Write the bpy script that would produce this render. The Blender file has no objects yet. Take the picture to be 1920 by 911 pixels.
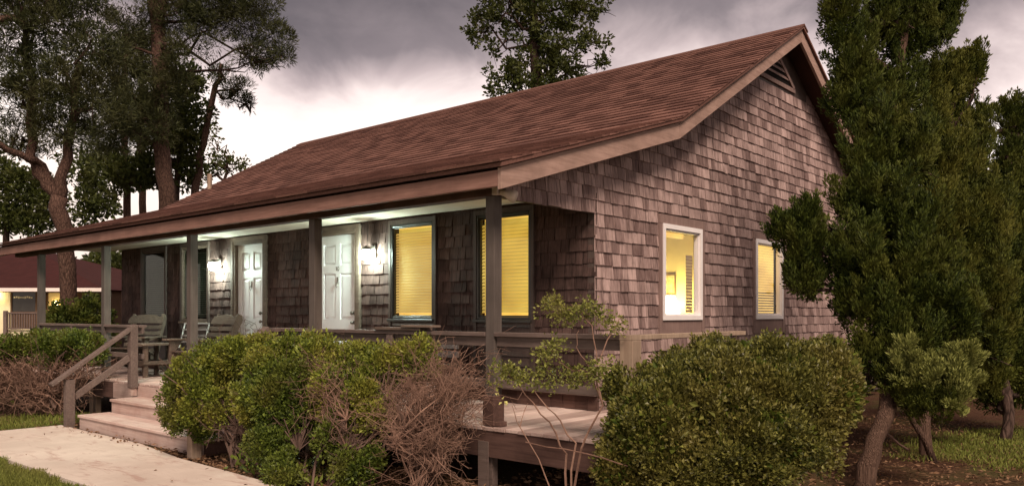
import bpy, bmesh, math, random
import numpy as np
from mathutils import Vector, Matrix

# ------------------------------------------------------------------ scene, camera, sky, sun, exposure
S = bpy.context.scene
COL = S.collection
random.seed(11)
RNG = np.random.default_rng(11)
F = 1508.0                      # focal length in pixels of a 1920 px wide picture
EYE = 1.55
YAW = math.radians(40.8)
CF = Vector((-math.sin(YAW), math.cos(YAW), 0))
CR = Vector((math.cos(YAW), math.sin(YAW), 0))

cam_d = bpy.data.cameras.new('camera')
cam_d.sensor_width = 36.0
cam_d.lens = F / 1920 * 36
cam_d.shift_y = 132.5 / 1920
cam_d.clip_start = 0.05
cam_d.clip_end = 2000
cam = bpy.data.objects.new('camera', cam_d)
COL.objects.link(cam)
cam.location = (0, 0, EYE)
cam.rotation_euler = (math.radians(90), 0, YAW)
S.camera = cam

EXPOSURE = 1.65
S.view_settings.view_transform = 'Standard'
S.view_settings.look = 'None'
S.view_settings.gamma = 1
S.view_settings.use_curve_mapping = False
S.view_settings.exposure = EXPOSURE
try:
    S.cycles.max_bounces = 8
    S.cycles.transparent_max_bounces = 12
    S.cycles.sample_clamp_indirect = 4
    S.cycles.use_denoising = True
except Exception:
    pass

SUN_DIR = Vector((0.74, -0.56, 1.0)).normalized()      # towards the sun (behind cloud)
sun_d = bpy.data.lights.new('sun', 'SUN')
sun_d.energy = 1.5
sun_d.angle = math.radians(24)
sun_d.color = (1.0, 0.81, 0.67)
sun = bpy.data.objects.new('sun', sun_d)
COL.objects.link(sun)
sun.rotation_euler = SUN_DIR.to_track_quat('Z', 'Y').to_euler()
sun.location = (6, -6, 12)

W = bpy.data.worlds.new('World')
S.world = W
W.use_nodes = True
wn, wl = W.node_tree.nodes, W.node_tree.links
wn.clear()
w_out = wn.new('ShaderNodeOutputWorld')
sky = wn.new('ShaderNodeTexSky')
sky.sky_type = 'NISHITA'
sky.sun_disc = False
sky.sun_elevation = math.asin(SUN_DIR.z)
sky.sun_rotation = math.atan2(SUN_DIR.x, SUN_DIR.y)
bg_sky = wn.new('ShaderNodeBackground'); bg_sky.inputs[1].default_value = 0.05
wl.new(sky.outputs[0], bg_sky.inputs[0])
tc = wn.new('ShaderNodeTexCoord')
sep = wn.new('ShaderNodeSeparateXYZ'); wl.new(tc.outputs['Generated'], sep.inputs[0])
mp = wn.new('ShaderNodeMapping'); mp.inputs['Scale'].default_value = (1, 1, 1.7)
mp.inputs['Location'].default_value = (3.1, 0.4, 0.0)
wl.new(tc.outputs['Generated'], mp.inputs[0])
def wnoise(scale, detail, rough, dist=0.0):
    n = wn.new('ShaderNodeTexNoise')
    n.inputs['Scale'].default_value = scale; n.inputs['Detail'].default_value = detail
    n.inputs['Roughness'].default_value = rough; n.inputs['Distortion'].default_value = dist
    wl.new(mp.outputs[0], n.inputs['Vector'])
    return n
def wmath(op, a, b):
    n = wn.new('ShaderNodeMath'); n.operation = op
    for i, x in enumerate((a, b)):
        if isinstance(x, (int, float)): n.inputs[i].default_value = x
        else: wl.new(x, n.inputs[i])
    return n.outputs[0]
n1 = wnoise(2.2, 2, 0.5, 0.0); n2 = wnoise(7.0, 5, 0.55, 0.4)
h = wmath('ADD', sep.outputs[2], wmath('ADD', wmath('MULTIPLY', wmath('SUBTRACT', n1.outputs[0], 0.5), 0.22),
                                      wmath('MULTIPLY', wmath('SUBTRACT', n2.outputs[0], 0.5), 0.13)))
cr = wn.new('ShaderNodeValToRGB')
wl.new(h, cr.inputs[0])
stops = [(0.0, (1.0, 0.79, 0.68)), (0.10, (1.18, 0.99, 0.88)), (0.210, (1.18, 1.04, 0.97)), (0.248, (1.0, 0.83, 0.79)),
         (0.284, (0.58, 0.465, 0.46)), (0.318, (0.27, 0.22, 0.228)), (0.365, (0.158, 0.131, 0.139)), (0.45, (0.106, 0.088, 0.094)), (1.0, (0.145, 0.125, 0.133))]
el = cr.color_ramp.elements
el[0].position, el[0].color = stops[0][0], stops[0][1] + (1,)
el[1].position, el[1].color = stops[-1][0], stops[-1][1] + (1,)
for p, c in stops[1:-1]:
    e = el.new(p); e.color = c + (1,)
bg_cl = wn.new('ShaderNodeBackground'); bg_cl.inputs[1].default_value = 1.12 / 2 ** EXPOSURE
wl.new(cr.outputs[0], bg_cl.inputs[0])
mixw = wn.new('ShaderNodeMixShader'); mixw.inputs[0].default_value = 0.97
wl.new(bg_sky.outputs[0], mixw.inputs[1]); wl.new(bg_cl.outputs[0], mixw.inputs[2])
wl.new(mixw.outputs[0], w_out.inputs[0])

# ------------------------------------------------------------------ helpers
def PX(u, v, d):
    """a point d metres in front of the camera, seen in the 1920 px photograph at (u, v)"""
    p = CF * d + CR * ((u - 960) / F * d)
    return Vector((p.x, p.y, EYE + (588 - v) / F * d))

def tag(o, label=None, cat=None, group=None, kind=None):
    if label: o['label'] = label
    if cat: o['category'] = cat
    if group: o['group'] = group
    if kind: o['kind'] = kind
    return o

def wloc(o):
    v = Vector((0, 0, 0))
    while o is not None:
        v = v + o.location; o = o.parent
    return v

def link(name, me, parent=None, local=False):
    o = bpy.data.objects.new(name, me)
    COL.objects.link(o)
    if parent is not None:
        o.parent = parent
        if not local: o.matrix_parent_inverse = parent_inv(parent)
    return o
_INV = {}
def parent_inv(p):
    # roots are translated Empties; parts built in world space carry identity
    if p.get('_w'): return Matrix.Identity(4)
    return Matrix.Translation(-p.location)

def empty(name, loc, rz=0.0):
    o = bpy.data.objects.new(name, None)
    o.empty_display_size = 0.2
    COL.objects.link(o)
    o.location = loc
    o.rotation_euler = (0, 0, rz)
    return o

def mesh_np(name, v, f, mat, smooth=False):
    me = bpy.data.meshes.new(name)
    v = np.asarray(v, dtype=np.float32); f = np.asarray(f, dtype=np.int32)
    k = f.shape[1]
    me.vertices.add(len(v)); me.vertices.foreach_set('co', v.ravel())
    me.loops.add(f.size); me.loops.foreach_set('vertex_index', f.ravel())
    me.polygons.add(len(f))
    me.polygons.foreach_set('loop_start', np.arange(0, f.size, k, dtype=np.int32))
    me.polygons.foreach_set('loop_total', np.full(len(f), k, dtype=np.int32))
    me.polygons.foreach_set('use_smooth', np.full(len(f), bool(smooth)))
    me.update(calc_edges=True)
    if mat: me.materials.append(mat)
    return me

HEX = [(0, 3, 2, 1), (4, 5, 6, 7), (0, 1, 5, 4), (1, 2, 6, 5), (2, 3, 7, 6), (3, 0, 4, 7)]
class MB:
    def __init__(s): s.v = []; s.f = []; s.sm = []
    def hexa(s, p):
        b = len(s.v); s.v += [tuple(q) for q in p]
        s.f += [tuple(b + i for i in q) for q in HEX]; return s
    def box(s, x0, x1, y0, y1, z0, z1):
        return s.hexa([(x0, y0, z0), (x1, y0, z0), (x1, y1, z0), (x0, y1, z0), (x0, y0, z1), (x1, y0, z1), (x1, y1, z1), (x0, y1, z1)])
    def beam(s, a, b, w, h, up=(0, 0, 1)):
        a, b = Vector(a), Vector(b); d = (b - a).normalized()
        side = d.cross(Vector(up)).normalized() * (w / 2); u = side.normalized().cross(d).normalized() * (h / 2)
        return s.hexa([a - side - u, a + side - u, b + side - u, b - side - u, a - side + u, a + side + u, b + side + u, b - side + u])
    def prism(s, pts, off):
        """pts: planar polygon (3-D), extruded by off"""
        b = len(s.v); n = len(pts); off = Vector(off)
        s.v += [tuple(p) for p in pts] + [tuple(Vector(p) + off) for p in pts]
        s.f.append(tuple(b + i for i in range(n))[::-1]); s.f.append(tuple(b + n + i for i in range(n)))
        for i in range(n):
            j = (i + 1) % n; s.f.append((b + i, b + j, b + n + j, b + n + i))
        return s
    def tube(s, pts, rad, n=6, cap=True):
        pts = [Vector(p) for p in pts]; b = len(s.v); m = len(pts)
        ref = Vector((0.3, 0.2, 0.93)) if abs((pts[-1] - pts[0]).normalized().z) < 0.8 else Vector((1, 0.1, 0.05))
        for i, p in enumerate(pts):
            d = (pts[min(i + 1, m - 1)] - pts[max(i - 1, 0)])
            d = d.normalized() if d.length > 1e-9 else Vector((0, 0, 1))
            e1 = d.cross(ref)
            if e1.length < 1e-4: e1 = d.cross(Vector((0, 1, 0)))
            e1.normalize(); e2 = d.cross(e1)
            for k in range(n):
                a = 2 * math.pi * k / n
                q = p + (e1 * math.cos(a) + e2 * math.sin(a)) * rad[i]
                s.v.append((q.x, q.y, q.z))
        for i in range(m - 1):
            for k in range(n):
                k2 = (k + 1) % n
                s.f.append((b + i * n + k, b + i * n + k2, b + (i + 1) * n + k2, b + (i + 1) * n + k))
        if cap:
            s.f.append(tuple(b + k for k in range(n))[::-1]); s.f.append(tuple(b + (m - 1) * n + k for k in range(n)))
        return s
    def lathe(s, c, prof, n=16, axis=(0, 0, 1)):
        """prof: (radius, height along axis)"""
        ax = Vector(axis).normalized(); c = Vector(c)
        return s.tube([c + ax * h for r, h in prof], [max(r, 1e-4) for r, h in prof], n)
    def build(s, name, mat, parent=None, local=False, smooth=False, bevel=0.0):
        me = bpy.data.meshes.new(name)
        me.from_pydata(s.v, [], s.f); me.update()
        bm = bmesh.new(); bm.from_mesh(me)
        bmesh.ops.recalc_face_normals(bm, faces=bm.faces)
        if bevel > 0:
            bmesh.ops.bevel(bm, geom=list(bm.edges), offset=bevel, segments=1, affect='EDGES', clamp_overlap=True)
        bm.to_mesh(me); bm.free()
        me.polygons.foreach_set('use_smooth', [bool(smooth)] * len(me.polygons))
        if mat: me.materials.append(mat)
        o = link(name, me, parent, local)
        if not local: o['_w'] = 1
        return o

# ------------------------------------------------------------------ materials
class NT:
    def __init__(s, name):
        s.m = bpy.data.materials.new(name); s.m.use_nodes = True
        s.n, s.l = s.m.node_tree.nodes, s.m.node_tree.links
        s.n.clear(); s.out = s.n.new('ShaderNodeOutputMaterial')
    def new(s, t, **kw):
        n = s.n.new(t)
        for k, v in kw.items(): setattr(n, k, v)
        return n
    def put(s, sock, v):
        if hasattr(v, 'links') or isinstance(v, bpy.types.NodeSocket): s.l.new(v, sock)
        else: sock.default_value = v
    def pos(s, scale):
        g = s.new('ShaderNodeNewGeometry'); m = s.new('ShaderNodeMapping'); m.inputs['Scale'].default_value = scale
        s.l.new(g.outputs['Position'], m.inputs[0]); return m.outputs[0]
    def noise(s, vec, scale=1.0, detail=3, rough=0.55, dist=0.0):
        n = s.new('ShaderNodeTexNoise'); s.l.new(vec, n.inputs['Vector'])
        n.inputs['Scale'].default_value = scale; n.inputs['Detail'].default_value = detail
        n.inputs['Roughness'].default_value = rough; n.inputs['Distortion'].default_value = dist
        return n.outputs[0]
    def ramp(s, fac, stops):
        r = s.new('ShaderNodeValToRGB'); s.l.new(fac, r.inputs[0]); e = r.color_ramp.elements
        e[0].position, e[0].color = stops[0][0], tuple(stops[0][1]) + (1,)
        e[1].position, e[1].color = stops[-1][0], tuple(stops[-1][1]) + (1,)
        for p, c in stops[1:-1]: q = e.new(p); q.color = tuple(c) + (1,)
        return r.outputs[0]
    def math(s, op, a, b=0.0):
        n = s.new('ShaderNodeMath', operation=op); s.put(n.inputs[0], a); s.put(n.inputs[1], b); return n.outputs[0]
    def mix(s, fac, a, b, mode='MIX'):
        n = s.new('ShaderNodeMix', data_type='RGBA', blend_type=mode)
        s.put(n.inputs['Factor'], fac)
        s.put(n.inputs[6], a if not isinstance(a, tuple) else tuple(a) + (1,)) ; s.put(n.inputs[7], b if not isinstance(b, tuple) else tuple(b) + (1,))
        return n.outputs[2]
    def rand(s):
        g = s.new('ShaderNodeNewGeometry'); o = s.new('ShaderNodeObjectInfo')
        return s.math('FRACT', s.math('ADD', s.math('MULTIPLY', g.outputs['Random Per Island'], 1.0), s.math('MULTIPLY', o.outputs['Random'], 7.31)))
    def bsdf(s, col, rough=0.8, spec=0.3, bump=None, bstr=0.3, bdist=0.01, **kw):
        b = s.new('ShaderNodeBsdfPrincipled')
        s.put(b.inputs['Base Color'], col if not isinstance(col, tuple) else tuple(col) + (1,))
        s.put(b.inputs['Roughness'], rough); b.inputs['Specular IOR Level'].default_value = spec
        for k, v in kw.items(): s.put(b.inputs[k.replace('_', ' ')], v)
        if bump is not None:
            n = s.new('ShaderNodeBump'); n.inputs['Strength'].default_value = bstr; n.inputs['Distance'].default_value = bdist
            s.l.new(bump, n.inputs['Height']); s.l.new(n.outputs[0], b.inputs['Normal'])
        return b.outputs[0]
    def done(s, sh): s.l.new(sh, s.out.inputs[0]); return s.m

def wood_mat(name, c_dark, c_light, grain, rough=0.85, stain=0.5, piece=0.35, bstr=0.35, streak=None, stain_c=None, stain_scale=2.3, run=None):
    t = NT(name)
    g = t.noise(t.pos(grain), 1.0, 5, 0.62)
    big = t.noise(t.pos((1, 1, 1)), stain_scale, 4, 0.6)
    r = t.rand()
    f = t.math('ADD', t.math('MULTIPLY', g, 1 - piece), t.math('MULTIPLY', r, piece))
    col = t.ramp(f, [(0.25, c_dark), (0.72, c_light)])
    sc = stain_c if stain_c else tuple(c * 0.45 for c in c_dark)
    m = t.ramp(big, [(0.42, (0, 0, 0)), (0.66, (1, 1, 1))])
    col = t.mix(t.math('MULTIPLY', m, stain), col, sc)
    if streak:
        sg = t.noise(t.pos(streak), 1.0, 3, 0.5)
        sm = t.ramp(sg, [(0.52, (0, 0, 0)), (0.68, (1, 1, 1))])
        col = t.mix(t.math('MULTIPLY', sm, 0.55), col, tuple(c * 0.5 for c in c_dark))
    if run:
        rn = t.ramp(t.noise(t.pos(run), 1.0, 4, 0.6), [(0.45, (0, 0, 0)), (0.72, (1, 1, 1))])
        col = t.mix(t.math('MULTIPLY', rn, 0.36), col, tuple(c * 0.8 for c in c_dark))
    return t.done(t.bsdf(col, rough, 0.2, g, bstr, 0.006))

def leaf_mat(name, c1, c2, c3, clump=2.2, trans=0.25, rough=0.55, spec=0.25, third=0.5, detail=2):
    t = NT(name)
    r = t.rand()
    col = t.ramp(r, [(0.0, c1), (0.75, c2), (1.0, tuple(min(1, c * 1.3) for c in c2))])
    n = t.noise(t.pos((1, 1, 1)), clump, detail, 0.5)
    m = t.ramp(n, [(0.45, (0, 0, 0)), (0.68, (1, 1, 1))])
    col = t.mix(t.math('MULTIPLY', m, third), col, c3)
    b = t.bsdf(col, rough, spec)
    tr = t.new('ShaderNodeBsdfTranslucent'); t.l.new(col, tr.inputs[0])
    mx = t.new('ShaderNodeMixShader'); mx.inputs[0].default_value = trans
    t.l.new(b, mx.inputs[1]); t.l.new(tr.outputs[0], mx.inputs[2])
    return t.done(mx.outputs[0])

def bark_mat(name, c1, c2, scale=(14, 14, 3), crackle=0.35):
    t = NT(name)
    g = t.noise(t.pos(scale), 1.0, 5, 0.65, 0.6)
    v = t.new('ShaderNodeTexVoronoi'); v.feature = 'DISTANCE_TO_EDGE'; t.l.new(t.pos(scale), v.inputs['Vector']); v.inputs['Scale'].default_value = 1.0
    crack = t.ramp(v.outputs['Distance'], [(0.0, (crackle,) * 3), (0.18, (1, 1, 1))])
    col = t.mix(1.0, t.ramp(g, [(0.3, c1), (0.7, c2)]), crack, 'MULTIPLY')
    hgt = t.math('ADD', g, t.math('MULTIPLY', v.outputs['Distance'], 1.2))
    return t.done(t.bsdf(col, 0.95, 0.1, hgt, 0.9, 0.03))

def flat_mat(name, col, rough=0.6, spec=0.3, var=0.12, scale=6, metallic=0.0, bstr=0.1):
    t = NT(name)
    n = t.noise(t.pos((1, 1, 1)), scale, 4, 0.6)
    c = t.mix(t.ramp(n, [(0.3, (0, 0, 0)), (0.75, (1, 1, 1))]), tuple(x * (1 - var) for x in col), tuple(min(1, x * (1 + var)) for x in col))
    return t.done(t.bsdf(c, rough, spec, n, bstr, 0.01, Metallic=metallic))

def glow_mat(name, col, strength):
    t = NT(name)
    e = t.new('ShaderNodeEmission'); e.inputs[0].default_value = tuple(col) + (1,); e.inputs[1].default_value = strength * KE
    return t.done(e.outputs[0])

def glass_mat(name, refl=1.0, tint=(1, 1, 1)):
    t = NT(name)
    tr = t.new('ShaderNodeBsdfTransparent'); tr.inputs[0].default_value = tuple(tint) + (1,)
    g = t.new('ShaderNodeBsdfGlossy'); g.inputs['Roughness'].default_value = 0.03
    g.inputs[0].default_value = (0.9, 0.95, 0.95, 1)
    lw = t.new('ShaderNodeLayerWeight'); lw.inputs[0].default_value = 0.5
    fac = t.math('ADD', 0.04, t.math('MULTIPLY', t.math('POWER', lw.outputs['Facing'], 4.0), 0.55))
    mx = t.new('ShaderNodeMixShader')
    t.l.new(t.math('MULTIPLY', fac, refl * 0.6), mx.inputs[0])
    t.l.new(tr.outputs[0], mx.inputs[1]); t.l.new(g.outputs[0], mx.inputs[2])
    return t.done(mx.outputs[0])

M = {}
KE = 2 ** (1.15 - EXPOSURE)         # keeps lit things at the same brightness when the exposure is tuned
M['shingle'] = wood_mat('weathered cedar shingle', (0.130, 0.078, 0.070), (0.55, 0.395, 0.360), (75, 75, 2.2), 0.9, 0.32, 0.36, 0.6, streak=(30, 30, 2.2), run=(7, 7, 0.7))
M['shingle_dim'] = wood_mat('shade-darkened cedar shingle', (0.030, 0.017, 0.014), (0.150, 0.092, 0.080), (75, 75, 2.2), 0.9, 0.6, 0.16, 0.55, streak=(22, 22, 1.3), run=(6, 6, 0.6))  # shingle colour darkened so that it carries the shade under the porch
M['roof'] = wood_mat('asphalt roof shingle', (0.080, 0.036, 0.028), (0.205, 0.103, 0.080), (40, 40, 40), 0.95, 0.12, 0.46, 0.3, stain_scale=0.9)
M['fascia'] = wood_mat('weathered fascia board', (0.18, 0.092, 0.072), (0.33, 0.185, 0.148), (2.5, 40, 40), 0.85, 0.3, 0.15, 0.3)
M['rake'] = wood_mat('pale rake board', (0.24, 0.15, 0.118), (0.42, 0.28, 0.23), (40, 2.5, 30), 0.85, 0.3, 0.15, 0.3, stain_scale=3.0)
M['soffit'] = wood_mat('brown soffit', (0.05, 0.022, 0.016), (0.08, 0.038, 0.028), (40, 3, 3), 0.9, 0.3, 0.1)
M['post'] = wood_mat('grey green post paint', (0.078, 0.062, 0.054), (0.125, 0.102, 0.088), (30, 30, 2), 0.75, 0.35, 0.05, 0.2)
M['rail'] = wood_mat('brown rail paint', (0.10, 0.070, 0.060), (0.19, 0.140, 0.120), (4, 40, 40), 0.75, 0.35, 0.15, 0.25)
M['deck'] = wood_mat('weathered deck plank', (0.30, 0.205, 0.175), (0.62, 0.475, 0.42), (45, 1.4, 45), 0.85, 0.25, 0.4, 0.3, stain_c=(0.16, 0.09, 0.075))
M['step'] = wood_mat('weathered step board', (0.33, 0.235, 0.20), (0.60, 0.465, 0.41), (1.6, 40, 40), 0.85, 0.45, 0.25, 0.3, stain_c=(0.30, 0.15, 0.12))
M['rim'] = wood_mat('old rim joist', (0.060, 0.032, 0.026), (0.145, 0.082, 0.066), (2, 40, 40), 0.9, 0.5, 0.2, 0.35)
M['pale_post'] = wood_mat('bare pale post', (0.24, 0.165, 0.12), (0.42, 0.315, 0.23), (40, 40, 2), 0.9, 0.4, 0.1, 0.3)
M['trim'] = wood_mat('dark window trim', (0.060, 0.042, 0.036), (0.105, 0.076, 0.066), (40, 40, 3), 0.6, 0.3, 0.1, 0.2)
M['gable_trim'] = wood_mat('brown window trim', (0.18, 0.115, 0.10), (0.30, 0.205, 0.18), (40, 40, 3), 0.85, 0.3, 0.1, 0.25)
M['green_trim'] = flat_mat('grey green frame paint', (0.040, 0.038, 0.032), 0.4, 0.4, 0.15, 9)
M['white_frame'] = flat_mat('white vinyl frame', (0.80, 0.74, 0.72), 0.4, 0.4, 0.05, 5)
M['door'] = flat_mat('white door paint', (0.82, 0.80, 0.81), 0.45, 0.4, 0.05, 5)
M['ceiling'] = flat_mat('cream ceiling board', (0.62, 0.56, 0.46), 0.8, 0.2, 0.12, 1.6)
M['metal'] = flat_mat('dull metal', (0.20, 0.18, 0.16), 0.35, 0.5, 0.1, 20, metallic=0.9)
M['black'] = flat_mat('black void board', (0.012, 0.010, 0.009), 0.95, 0.1)
M['glass'] = glass_mat('window glass', 1.0)
M['glass_dark'] = glass_mat('window glass reflective', 0.7, (0.8, 0.85, 0.8))
M['blind_lit'] = None
def blind_mat(name, base, em, strength):
    t = NT(name)
    b = t.bsdf(base, 0.6, 0.2, None, 0.1, 0.01)
    p = t.n[-1] if False else [n for n in t.n if n.type == 'BSDF_PRINCIPLED'][0]
    n = t.ramp(t.noise(t.pos((1, 1, 1)), 2.0, 2, 0.5), [(0.35, (0, 0, 0)), (0.65, (1, 1, 1))])
    c = t.mix(n, tuple(x * f for x, f in zip(em, (0.62, 0.55, 0.5))), em)
    t.l.new(c, p.inputs['Emission Color']); p.inputs['Emission Strength'].default_value = strength * KE
    return t.done(b)
M['blind_lit'] = blind_mat('lit blind slat', (0.45, 0.33, 0.15), (0.60, 0.325, 0.085), 0.60)
M['blind_lit_end'] = blind_mat('bright lit blind slat', (0.45, 0.34, 0.13), (0.64, 0.385, 0.070), 0.68)
M['blind_low'] = blind_mat('dim lit blind slat', (0.5, 0.36, 0.15), (0.50, 0.32, 0.060), 0.85)
M['slat_brown'] = flat_mat('brown blind slat', (0.22, 0.13, 0.045), 0.7, 0.2)
M['blind_off'] = flat_mat('unlit blind slat', (0.045, 0.040, 0.033), 0.6, 0.2)
M['lamp_glow'] = glow_mat('porch lamp globe', (0.78, 1.0, 0.87), 220)
M['shade_glow'] = glow_mat('lamp shade glow', (1.0, 0.80, 0.34), 17)
M['warm_glow'] = glow_mat('warm soffit lamp', (1.0, 0.83, 0.42), 34)
M['room'] = flat_mat('cream room wall', (0.72, 0.60, 0.26), 0.85, 0.1, 0.05)
M['room_floor'] = flat_mat('brown carpet', (0.16, 0.10, 0.06), 0.95, 0.1)
M['picture'] = flat_mat('pale print', (0.50, 0.42, 0.18), 0.7, 0.1, 0.5, 14)
M['frame_wood'] = flat_mat('dark picture frame', (0.20, 0.13, 0.04), 0.6, 0.3)
M['chair'] = wood_mat('weathered chair wood', (0.10, 0.070, 0.055), (0.21, 0.155, 0.12), (5, 40, 40), 0.85, 0.3, 0.3, 0.3)
M['grey_metal'] = flat_mat('pale tube', (0.46, 0.42, 0.40), 0.45, 0.4)
M['flood'] = flat_mat('beige plastic', (0.52, 0.42, 0.34), 0.5, 0.4)
M['red_roof'] = wood_mat('dark red roof', (0.036, 0.010, 0.009), (0.062, 0.018, 0.016), (6, 6, 20), 0.95, 0.3, 0.2, 0.2)
M['far_wall'] = flat_mat('tan far wall', (0.10, 0.058, 0.036), 0.85, 0.1)
M['cream_wall'] = flat_mat('cream far wall', (0.74, 0.66, 0.44), 0.85, 0.1, 0.05)
M['far_white'] = flat_mat('white far fascia', (0.82, 0.72, 0.66), 0.7, 0.2, 0.05)
M['far_glass'] = flat_mat('dark far window', (0.03, 0.028, 0.025), 0.12, 0.5, 0.2)
M['far_lit'] = blind_mat('lit far window', (0.3, 0.22, 0.1), (0.42, 0.27, 0.09), 0.28)
M['bark_pine'] = bark_mat('pine bark', (0.070, 0.038, 0.029), (0.155, 0.092, 0.069), (26, 26, 7))
M['bark_dark'] = bark_mat('dark bark', (0.055, 0.035, 0.028), (0.11, 0.070, 0.054), (16, 16, 3))
M['bark_cedar'] = bark_mat('stringy cedar bark', (0.07, 0.040, 0.029), (0.20, 0.122, 0.088), (75, 75, 4.0), 0.7)
M['twig'] = wood_mat('bare twig', (0.12, 0.066, 0.048), (0.33, 0.200, 0.145), (20, 20, 20), 0.9, 0.3, 0.4, 0.1)
M['twig_dark'] = wood_mat('dark twig', (0.09, 0.055, 0.042), (0.18, 0.115, 0.090), (20, 20, 20), 0.9, 0.3, 0.4, 0.1)
M['pine_leaf'] = leaf_mat('pine needles', (0.020, 0.026, 0.010), (0.055, 0.062, 0.020), (0.075, 0.062, 0.022), 0.9, 0.15, 0.6, 0.2, 0.4)
M['broad_leaf'] = leaf_mat('broad leaves', (0.026, 0.038, 0.010), (0.075, 0.092, 0.020), (0.120, 0.115, 0.030), 1.0, 0.4, 0.5, 0.3, 0.4)
M['juniper'] = leaf_mat('juniper sprays', (0.010, 0.018, 0.004), (0.060, 0.078, 0.012), (0.155, 0.150, 0.026), 2.6, 0.12, 0.6, 0.15, 0.45)
M['juniper_light'] = leaf_mat('light juniper sprays', (0.016, 0.025, 0.005), (0.090, 0.102, 0.017), (0.200, 0.180, 0.033), 2.6, 0.14, 0.6, 0.15, 0.5)
M['sprig'] = leaf_mat('pale juniper sprig', (0.09, 0.105, 0.022), (0.29, 0.30, 0.085), (0.13, 0.14, 0.03), 2.4, 0.2, 0.6, 0.2, 0.5)
M['box'] = leaf_mat('boxwood leaves', (0.034, 0.040, 0.008), (0.165, 0.160, 0.034), (0.215, 0.170, 0.045), 1.6, 0.2, 0.45, 0.35, 0.5)
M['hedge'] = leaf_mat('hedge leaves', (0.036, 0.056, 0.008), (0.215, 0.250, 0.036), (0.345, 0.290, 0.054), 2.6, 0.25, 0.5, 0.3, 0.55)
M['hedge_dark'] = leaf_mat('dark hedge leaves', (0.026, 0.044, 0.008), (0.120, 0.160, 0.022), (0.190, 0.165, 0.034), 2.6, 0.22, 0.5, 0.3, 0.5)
M['vine'] = leaf_mat('vine leaves', (0.085, 0.100, 0.020), (0.250, 0.255, 0.060), (0.280, 0.255, 0.070), 4.0, 0.3, 0.5, 0.3, 0.5)
M['petal'] = leaf_mat('yellow leaf', (0.60, 0.55, 0.16), (0.72, 0.68, 0.25), (0.7, 0.65, 0.3), 4, 0.3, 0.6, 0.2, 0.3)
M['dry'] = leaf_mat('dry leaves', (0.10, 0.052, 0.028), (0.26, 0.155, 0.09), (0.16, 0.08, 0.045), 4, 0.15, 0.8, 0.1, 0.4)
M['grass'] = leaf_mat('grass blades', (0.075, 0.095, 0.014), (0.215, 0.235, 0.050), (0.225, 0.20, 0.06), 1.2, 0.3, 0.6, 0.2, 0.5)

t = NT('soil and litter')
n1g = t.noise(t.pos((1, 1, 1)), 0.9, 5, 0.6); n2g = t.noise(t.pos((1, 1, 1)), 28, 4, 0.7)
cg = t.ramp(n2g, [(0.3, (0.028, 0.014, 0.009)), (0.7, (0.110, 0.054, 0.031))])
cg = t.mix(t.ramp(n1g, [(0.48, (0, 0, 0)), (0.66, (0.75, 0.75, 0.75))]), cg, (0.070, 0.066, 0.022))
M['ground'] = t.done(t.bsdf(cg, 0.95, 0.1, n2g, 0.8, 0.03))
t = NT('lawn soil')
n2g = t.noise(t.pos((1, 1, 1)), 30, 4, 0.7)
M['lawn'] = t.done(t.bsdf(t.ramp(n2g, [(0.3, (0.045, 0.055, 0.012)), (0.7, (0.115, 0.120, 0.03))]), 0.95, 0.1, n2g, 0.8, 0.03))
t = NT('concrete path')
a = t.noise(t.pos((1, 1, 1)), 1.3, 6, 0.62); b = t.noise(t.pos((1, 1, 1)), 60, 3, 0.6); c = t.noise(t.pos((0.9, 2.6, 1)), 2.2, 5, 0.7, 1.0)
cc = t.ramp(a, [(0.3, (0.52, 0.425, 0.36)), (0.7, (0.68, 0.58, 0.50))])
cc = t.mix(t.ramp(c, [(0.53, (0, 0, 0)), (0.72, (0.7, 0.7, 0.7))]), cc, (0.34, 0.175, 0.14))
cc = t.mix(t.math('MULTIPLY', b, 0.22), cc, (0.30, 0.24, 0.20))
M['path'] = t.done(t.bsdf(cc, 0.9, 0.15, b, 0.35, 0.004))

# ------------------------------------------------------------------ foliage helpers
def unit(a): return a / np.maximum(np.linalg.norm(a, axis=1, keepdims=True), 1e-9)
def leaf_geo(p, d, L, Wd, rng, fold=0.25):
    n = len(p); d = unit(d)
    s = unit(np.cross(d, rng.normal(size=(n, 3)))); nn = np.cross(d, s)
    L = np.asarray(L).reshape(-1, 1) * np.ones((n, 1)); Wd = np.asarray(Wd).reshape(-1, 1) * np.ones((n, 1))
    m = p + d * L * 0.55
    v = np.stack([p, m + s * Wd / 2 + nn * Wd * fold, p + d * L, m - s * Wd / 2 + nn * Wd * fold], axis=1).reshape(-1, 3)
    b = (np.arange(n) * 4)[:, None]
    f = np.concatenate([b + np.array([[0, 1, 2]]), b + np.array([[0, 2, 3]])], axis=1).reshape(-1, 3)
    return v, f

def lobe(u, v, d, ru, rv, rd=None):
    c = PX(u, v, d); k = d / F
    return (np.array(c), np.array([ru * k, rv * k, (rd if rd else ru) * k]))

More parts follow.
